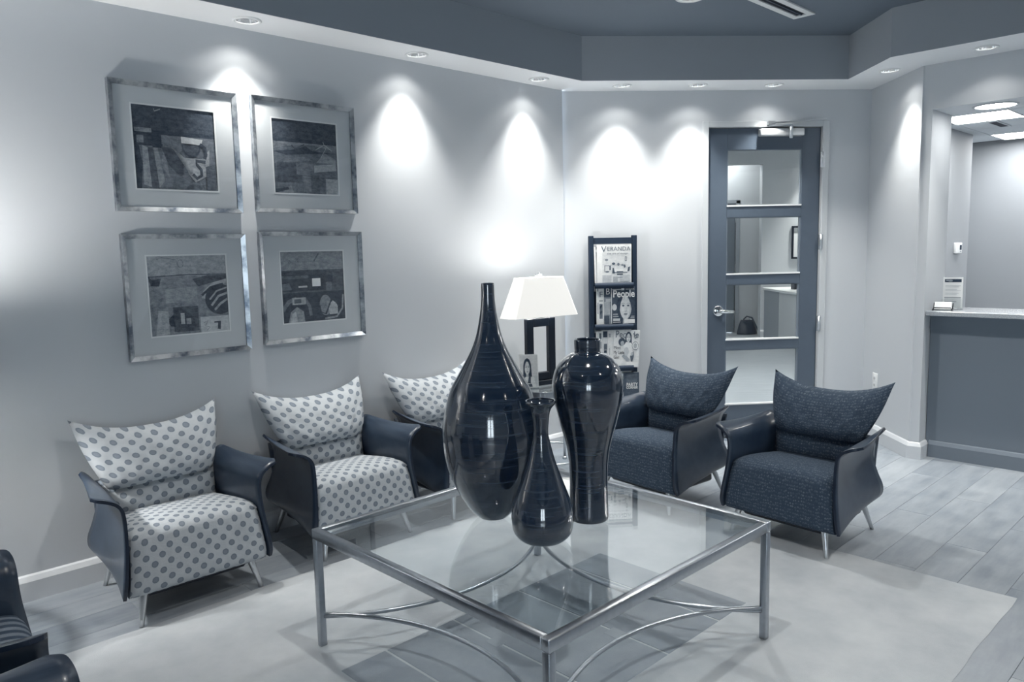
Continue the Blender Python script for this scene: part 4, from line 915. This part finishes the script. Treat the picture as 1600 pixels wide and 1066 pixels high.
# ------------------------------------------------------------------ framed pictures on the left wall
ART = {
 'a': [(0.22, rect(0, 0, 1, 1)), (0.07, rect(0, 0.70, 1, 1)), (0.02, rect(0, 0.66, 1, 0.71)), (0.03, rect(0.22, 0.5, 0.34, 0.70)), (0.30, rect(0.02, 0.68, 0.22, 0.73)), (0.05, rect(0.0, 0.52, 0.22, 0.67)), (0.28, rect(0.04, 0.55, 0.12, 0.64)), (0.24, rect(0.33, 0.55, 0.48, 0.66)),
       (0.03, [(0, 0), (0.06, 0), (0.09, 0.3), (0.06, 0.52), (0, 0.54)]), (0.36, [(0.09, 0.05), (0.18, 0.02), (0.16, 0.5), (0.10, 0.52)]), (0.13, [(0.18, 0.02), (0.27, 0.0), (0.22, 0.5), (0.16, 0.5)]), (0.34, [(0.27, 0.02), (0.34, 0.1), (0.28, 0.5), (0.23, 0.5)]), (0.30, [(0.3, 0.3), (0.40, 0.14), (0.36, 0.5)]),
       (0.10, [(0.32, 0.52), (0.40, 0.30), (0.53, 0.16), (0.57, 0.18), (0.59, 0.42), (0.48, 0.50)]), (0.18, [(0.42, 0.02), (0.56, 0.0), (0.58, 0.16), (0.48, 0.2)]), (0.62, [(0.57, 0.58), (0.82, 0.57), (0.84, 0.64), (0.57, 0.66)]), (0.40, [(0.45, 0.52), (0.58, 0.42), (0.64, 0.2), (0.72, 0.1), (0.9, 0.2), (0.92, 0.52), (0.82, 0.40), (0.6, 0.40)]),
       (0.06, ell(0.69, 0.56, 0.12, 0.15, 180, 360)), (0.13, ell(0.69, 0.555, 0.10, 0.12, 180, 360)), (0.07, stroke([(0.80, 0.58), (0.86, 0.54), (0.87, 0.46), (0.85, 0.40)], 0.045)),
       (0.10, stroke([(0.86, 0.36), (0.74, 0.37), (0.75, 0.32), (0.80, 0.26), (0.80, 0.19), (0.74, 0.15), (0.69, 0.20)], 0.04)), (0.14, stroke(ell(0.70, 0.0, 0.09, 0.06, 10, 170, 10), 0.035)), (0.16, [(0.86, 0.0), (0.98, 0.0), (0.98, 0.34), (0.86, 0.3)]), (0.36, stroke([(0.26, 0.97), (0.27, 0.94), (0.34, 0.97)], 0.012))],
 'b': [(0.20, rect(0, 0, 1, 1)), (0.09, rect(0, 0.73, 1, 1)), (0.04, rect(0, 0.70, 1, 0.75)), (0.28, [(0, 0.60), (0.3, 0.66), (0.6, 0.68), (1, 0.62), (1, 0.70), (0, 0.70)]), (0.05, [(0.0, 0.56), (0.3, 0.60), (0.5, 0.66), (0.6, 0.60), (1, 0.58), (0.6, 0.56), (0.2, 0.52)]), (0.26, [(0.1, 0.46), (0.5, 0.52), (0.6, 0.46), (0.15, 0.42)]),
       (0.10, rect(0.05, 0.22, 0.42, 0.42)), (0.24, rect(0.34, 0.26, 0.6, 0.42)), (0.40, [(0.62, 0.40), (0.98, 0.44), (0.98, 0.34), (0.62, 0.30)]), (0.34, [(0.66, 0.44), (0.8, 0.58), (0.98, 0.50), (0.98, 0.44)]), (0.16, rect(0.56, 0.04, 0.78, 0.27)), (0.42, rect(0.80, 0.0, 1, 0.22)), (0.26, rect(0.44, 0.02, 0.56, 0.24)), (0.12, rect(0.0, 0.16, 0.42, 0.22)), (0.30, [(0.12, 0.02), (0.28, 0.0), (0.25, 0.12)]), (0.05, [(0, 0), (0.22, 0.05), (0.2, 0.08), (0, 0.05)]),
       (0.5, stroke([(0.66, 0.62), (0.80, 0.70), (0.92, 0.62)], 0.008)), (0.45, stroke([(0.78, 0.74), (0.82, 0.64), (0.74, 0.52)], 0.008)), (0.10, stroke([(0.28, 0.66), (0.33, 0.61), (0.48, 0.68)], 0.015))],
 'c': [(0.30, rect(0, 0, 1, 1)), (0.40, rect(0, 0.74, 1, 1)), (0.14, [(0, 0.735), (0.5, 0.75), (1, 0.74), (1, 0.755), (0.5, 0.765), (0, 0.75)]), (0.08, [(0, 0.76), (0.05, 0.70), (0.16, 0.72), (0.13, 0.62), (0.03, 0.63)]), (0.36, [(0.2, 0.4), (0.6, 0.44), (0.6, 0.6), (0.2, 0.58)]), (0.12, [(0.55, 0.70), (0.75, 0.74), (1, 0.74), (1, 0.69), (0.62, 0.60)]),
       (0.44, stroke([(1, 0.66), (0.82, 0.62), (0.70, 0.52), (0.68, 0.44)], 0.05)), (0.06, ell(0.90, 0.42, 0.20, 0.20, 20, 340, 24)), (0.40, stroke([(1.0, 0.57), (0.86, 0.53), (0.76, 0.42)], 0.022)), (0.42, stroke([(1.0, 0.50), (0.88, 0.46), (0.78, 0.34)], 0.03)), (0.40, stroke([(1.0, 0.42), (0.90, 0.36), (0.82, 0.28)], 0.03)), (0.05, stroke([(0.66, 0.48), (0.78, 0.58), (0.95, 0.62)], 0.03)),
       (0.13, rect(0.28, 0.03, 0.60, 0.35)), (0.05, [(0.2, 0.18), (0.28, 0.26), (0.30, 0.10), (0.24, 0.11)]), (0.10, rect(0.36, 0.10, 0.54, 0.28)), (0.46, rect(0.37, 0.13, 0.42, 0.27)), (0.36, rect(0.44, 0.12, 0.50, 0.20)), (0.58, rect(0.62, 0.0, 1, 0.20)), (0.04, [(0.80, 0.13), (0.89, 0.13), (0.88, 0.02), (0.84, 0.03), (0.85, 0.11), (0.80, 0.11)]), (0.2, stroke([(0.66, 0.12), (0.72, 0.15), (0.68, 0.08), (0.74, 0.06), (0.70, 0.02)], 0.008)), (0.22, stroke([(0.12, 0.96), (0.18, 0.98), (0.36, 0.95), (0.37, 0.88)], 0.007)), (0.22, stroke(ell(0.41, 0.90, 0.035, 0.05), 0.006)), (0.42, [(0.05, 0), (0.22, 0), (0.22, 0.3), (0.1, 0.32)])],
 'd': [(0.16, rect(0, 0, 1, 1)), (0.32, rect(0, 0.74, 1, 1)), (0.07, rect(0, 0.44, 1, 0.73)), (0.13, rect(0.72, 0.44, 1, 0.73)), (0.20, rect(0, 0.62, 0.42, 0.66)), (0.22, [(0, 0.46), (0.16, 0.46), (0.12, 0.56), (0, 0.55)]), (0.03, rect(0.46, 0.45, 0.66, 0.52)), (0.62, rect(0.26, 0.49, 0.40, 0.515)), (0.92, rect(0.48, 0.50, 0.615, 0.615)), (0.03, rect(0.44, 0.615, 0.64, 0.665)), (0.03, rect(0.70, 0.56, 0.82, 0.66)), (0.22, rect(0.70, 0.44, 0.80, 0.55)),
       (0.03, rect(0, 0, 1, 0.42)), (0.24, stroke([(0, 0.18), (0.1, 0.30), (0.22, 0.34)], 0.06)), (0.24, stroke([(0.34, 0.34), (0.42, 0.22), (0.44, 0.08)], 0.05)), (0.44, rect(0.15, 0.25, 0.36, 0.35)), (0.16, rect(0.18, 0.27, 0.29, 0.33)), (0.34, [(0.08, 0), (0.34, 0), (0.32, 0.15), (0.22, 0.22), (0.12, 0.15)]), (0.46, [(0.10, 0), (0.22, 0), (0.20, 0.16), (0.14, 0.12)]), (0.30, ell(0.68, 0.22, 0.10, 0.15)), (0.46, [(0.74, 0.08), (0.88, 0.08), (0.88, 0.22), (0.80, 0.28), (0.72, 0.2)]), (0.03, stroke([(0.58, 0.22), (0.60, 0.12), (0.68, 0.09), (0.78, 0.30), (0.84, 0.30), (0.92, 0.14)], 0.025)), (0.34, stroke([(0.98, 0.36), (0.96, 0.16), (0.86, 0.04), (0.66, 0.02)], 0.03)),
       (0.14, stroke([(0.12, 0.84), (0.14, 0.88), (0.16, 0.84)], 0.008)), (0.14, stroke([(0.22, 0.86), (0.27, 0.9), (0.26, 0.86)], 0.008)), (0.16, stroke([(0.52, 0.86), (0.6, 0.97)], 0.02))],
}
def picture(key, label, a, z, w, h, ax, az, aw, ah):
    t_ = thing('framed_picture', label, 'picture', W(a, LW, z), pi / 4, 'framed abstract prints on the left wall')
    F, D = 0.019, 0.028                       # hangs on the wall: local -y faces the room
    for (p, q, r_, s_) in ((0, 0, w, 0), (0, h, w, h), (0, 0, 0, h), (w, 0, w, h)):
        m = MB()
        if q == s_:
            sg = 1 if q == 0 else -1
            out = [(0, 0), (w, 0), (w - F, sg * F), (F, sg * F)]; out = [(x, q + z_) for x, z_ in out]
        else:
            sg = 1 if p == 0 else -1
            out = [(p, 0), (p, h), (p + sg * F, h - F), (p + sg * F, F)]
        A = [m.bm.verts.new((x, -0.001, z_)) for x, z_ in out]; dep = (D, D, D - 0.010, D - 0.010)
        B = [m.bm.verts.new((x, -dd, z_)) for (x, z_), dd in zip(out, dep)]
        for i in range(4): m.bm.faces.new((A[i], A[(i + 1) % 4], B[(i + 1) % 4], B[i]))
        m.bm.faces.new(A[::-1]); m.bm.faces.new(B); m.build('frame_side', M_silver, t_)
    m = MB(); holes = (ax, ax + aw, az, az + ah); e = 0.006
    panel(m, (F - 0.004, -0.012), (w - F + 0.004, -0.012), 0.003, F - 0.004, h - F + 0.004, [(ax - F + 0.004, ax + aw - F + 0.004, az, az + ah)]); m.build('mat_board', M_mat, t_)
    m = MB()
    for lo, hi in (((ax - e, az - e), (ax + aw + e, az)), ((ax - e, az + ah), (ax + aw + e, az + ah + e)), ((ax - e, az), (ax, az + ah)), ((ax + aw, az), (ax + aw + e, az + ah))):
        m.box((lo[0], -0.0135, lo[1]), (hi[0], -0.0125, hi[1]))
    m.build('mat_bevel', M_matbevel, t_)
    art('print', ART[key], aw, ah, t_, (ax, -0.0085, az), painterly=0.85, step=0.00008)
    MB().box((F, -0.0185, F), (w - F, -0.0165, h - F)).build('glass', M_pictureglass, t_)
picture('a', 'framed print with dark bowl and hook shapes, upper left of the four', 1.057, 1.503, 0.530, 0.522, 0.087, 0.094, 0.340, 0.338)
picture('b', 'framed print with dark sky band and dim blocks, upper right of the four', 1.656, 1.510, 0.536, 0.520, 0.100, 0.092, 0.338, 0.338)
picture('c', 'framed print with striped round shape and small square, lower left of the four', 1.063, 0.886, 0.526, 0.524, 0.096, 0.096, 0.336, 0.336)
picture('d', 'framed print with a bright small square and looping pale shapes, lower right of the four', 1.657, 0.896, 0.550, 0.524, 0.104, 0.092, 0.338, 0.338)

# ------------------------------------------------------------------ reception counter and what stands on it
rcn = thing('reception_counter', 'reception counter with dark granite-edged top over a painted front', 'counter', W(5.03, -1.54, 0), -pi / 4)   # local x runs along b, local y along a
MB().box((0.0, -0.10, 0.872), (2.54, 0.285, 0.900), bev=0.003).build('countertop', M_granite, rcn)
MB().box((0.0, 0.0, 0.0), (2.54, 0.11, 0.871)).build('front_panel', M_countershade, rcn)
MB().box((0.0, -0.008, 0.790), (2.54, 0.0, 0.871)).build('apron', M_countershade, rcn)
m = MB(); sweep(m, [(0.02, 0), (2.54, 0)], PROF, -1); m.build('plinth', M_countershade, rcn)
def onc(name, label, cat, a, b, rot=0.0, rx=0.0):
    return thing(name, label, cat, W(a, b, 0.9), -pi / 4 + rot, None, rx)
sg = onc('sign_holder', 'clear stand with a printed white notice on the counter against the jamb', 'sign', 5.13, -1.455, radians(14))
MB().box((-0.052, 0.0, 0.006), (0.052, 0.0018, 0.192)).build('sheet', M_paper, sg)
art('print', [(0.12, rect(0.08, 0.84, 0.92, 0.94)), (0.55, rect(0.14, 0.88, 0.40, 0.92)), (0.5, ell(0.36, 0.89, 0.12, 0.035))] + [(0.70, rect(0.12, y, 0.9 - 0.1 * (k % 3), y + 0.012)) for k, y in enumerate((0.72, 0.68, 0.60, 0.56, 0.48, 0.44))] + [(0.25, rect(0.08, 0.335, 0.92, 0.355)), (0.76, rect(0.08, 0.03, 0.92, 0.33)), (0.35, rect(0.1, 0.2, 0.7, 0.215))], 0.104, 0.186, sg, (-0.052, 0, 0.006), painterly=0.08)
MB().box((-0.058, -0.024, 0.0), (0.058, 0.03, 0.004)).box((-0.058, -0.0235, 0.004), (0.058, -0.022, 0.062)).build('stand', M_acrylic, sg)
bh = onc('business_card_holder', 'small stack of white cards leaning in a black wire holder on the counter', 'card holder', 5.02, -1.475, radians(10))
mm = Matrix.Translation((0, 0, 0.008)) @ Matrix.Rotation(radians(-38), 4, 'X')
MB().box((-0.045, 0.0, 0.0), (0.045, 0.012, 0.05), M=mm).build('card_stack', M_paper, bh)
MB().tube([(-0.050, 0.03, 0.003), (-0.050, -0.016, 0.003), (-0.045, -0.02, 0.016), (0.045, -0.02, 0.016), (0.050, -0.016, 0.003), (0.050, 0.03, 0.003)], 0.003, 8).build('wire', M_black, bh)
MB().tube([(-0.050, 0.03, 0.003), (-0.050, 0.045, 0.04)], 0.003, 8).tube([(0.050, 0.03, 0.003), (0.050, 0.045, 0.04)], 0.003, 8).tube([(-0.050, 0.03, 0.003), (0.050, 0.03, 0.003)], 0.003, 8).build('wire', M_black, bh)
th = thing('thermostat', 'white thermostat with dark display on the reception side wall', 'thermostat', W(8.79, -2.48, 1.235), pi / 4)
MB().box((-0.09, -0.03, -0.055), (0.09, 0.0, 0.055), bev=0.006, seg=2).build('housing', M_white, th)
MB().box((0.01, -0.032, -0.02), (0.07, -0.030, 0.03)).build('display', M_ink, th); MB().box((0.02, -0.033, -0.04), (0.06, -0.030, -0.034)).build('button', M_inkgrey, th)
ot = thing('wall_outlet', 'white power outlet low on the short wall right of the door', 'outlet', (2.345, 5.07, 0.39), -pi / 2)
MB().box((-0.036, -0.006, -0.058), (0.036, 0.0, 0.058), bev=0.003, seg=2).build('cover_plate', M_white, ot)
for z in (-0.022, 0.022):
    q_ = MB().box((-0.017, -0.008, z - 0.016), (0.017, -0.006, z + 0.016), bev=0.001).build('socket', M_white, ot)
    MB().box((-0.009, -0.0085, z - 0.007), (-0.006, -0.008, z + 0.007)).box((0.006, -0.0085, z - 0.007), (0.009, -0.008, z + 0.007)).build('slot', M_ink, q_)

# ------------------------------------------------------------------ seen through the door
d2 = struct(thing('door_2', 'plain grey door at the far end of the hall', None, (3.0, 11.6, 0)))
MB().box((-0.10, 0.0, 0.005), (0.215, 0.05, 1.93)).build('leaf', simple('hall_door', duo(0.42), 0.5), d2)
MB().box((0.215, -0.015, 0.0), (0.275, 0.1, 1.98), bev=0.004).box((-0.16, -0.015, 1.93), (0.275, 0.1, 1.98)).build('door_frame', simple('hall_door_frame', duo(0.62), 0.5), d2)
for z in (0.25, 0.98, 1.7): MB().box((0.208, -0.010, z - 0.05), (0.218, 0.002, z + 0.05)).build('hinge', M_steel, d2)
ds = thing('hall_desk', 'long white desk seen through the door panes', 'desk', (3.41, 9.0, 0))
MB().box((-0.02, -0.5, 0.685), (0.75, 1.84, 0.715), bev=0.003).build('desk_top', M_white, ds)
MB().box((0.0, -0.48, 0), (0.03, 1.20, 0.684)).build('front_panel', simple('desk_panel', duo(0.82), 0.5), ds); MB().box((0.0, 1.21, 0), (0.03, 1.82, 0.684)).build('end_panel', simple('desk_panel_grey', duo(0.62), 0.5), ds)
MB().box((0.03, -0.48, 0), (0.7, -0.45, 0.684)).build('side_panel', M_white, ds)
bx = thing('desk_caddy', 'small dark box standing on the white hall desk', 'box', (3.66, 10.25, 0.715))
MB().box((-0.06, -0.06, 0), (0.06, 0.06, 0.085), bev=0.006).build('body', M_black, bx); MB().box((-0.045, -0.045, 0.0851), (0.045, 0.045, 0.090)).build('lid', M_ink, bx)
hp = thing('hall_picture', 'white picture in a thin black frame on the hall wall', 'picture', (4.12, 10.95, 1.335))
MB().box((-0.275, -0.006, -0.21), (0.275, -0.001, 0.21)).build('print', M_paper, hp)
m = MB()
for lo, hi in (((-.30, -.23), (.30, -.205)), ((-.30, .205), (.30, .23)), ((-.30, -.205), (-.275, .205)), ((.275, -.205), (.30, .205))): m.box((lo[0], -0.022, lo[1]), (hi[0], -0.001, hi[1]))
m.build('frame', M_black, hp)
bg = thing('handbag', 'dark slouchy handbag on the hall floor by the far door', 'bag', (3.34, 11.38, 0))
m = MB()
def bag(u, v):
    an = 2 * pi * u; k = (1 - 0.38 * v ** 1.3) ; c_ = max(0.0, 1 - v ** 6)
    return Vector((0.15 * cos(an) * k * (0.9 + 0.1 * c_) + 0.012 * sin(5 * an), 0.085 * sin(an) * k * (0.35 + 0.65 * c_), 0.20 * v + 0.016 * cos(2 * an) * v))
m.grid(bag, 28, 10); m.bm.faces.new([m.bm.verts.new(bag(i / 28, 0)) for i in range(28)]); m.bm.faces.new([m.bm.verts.new(bag(i / 28, 1)) for i in range(28)])
m.build('body', simple('dark_leather', duo(0.08), 0.45), bg, weld=True)
MB().tube([(-0.06, -0.02, 0.22), (-0.02, -0.05, 0.27), (0.05, -0.08, 0.25), (0.10, -0.12, 0.12), (0.14, -0.14, 0.02), (0.19, -0.14, 0.012)], 0.011, 8).build('strap', simple('strap_leather', duo(0.16), 0.45), bg)
MB().lathe([(0.018, -0.004), (0.024, 0), (0.018, 0.004), (0.014, 0), (0.018, -0.004)], 16, M=Matrix.Translation((0.03, -0.06, 0.235)) @ Matrix.Rotation(pi / 2, 4, 'X')).build('buckle', M_chrome, bg)
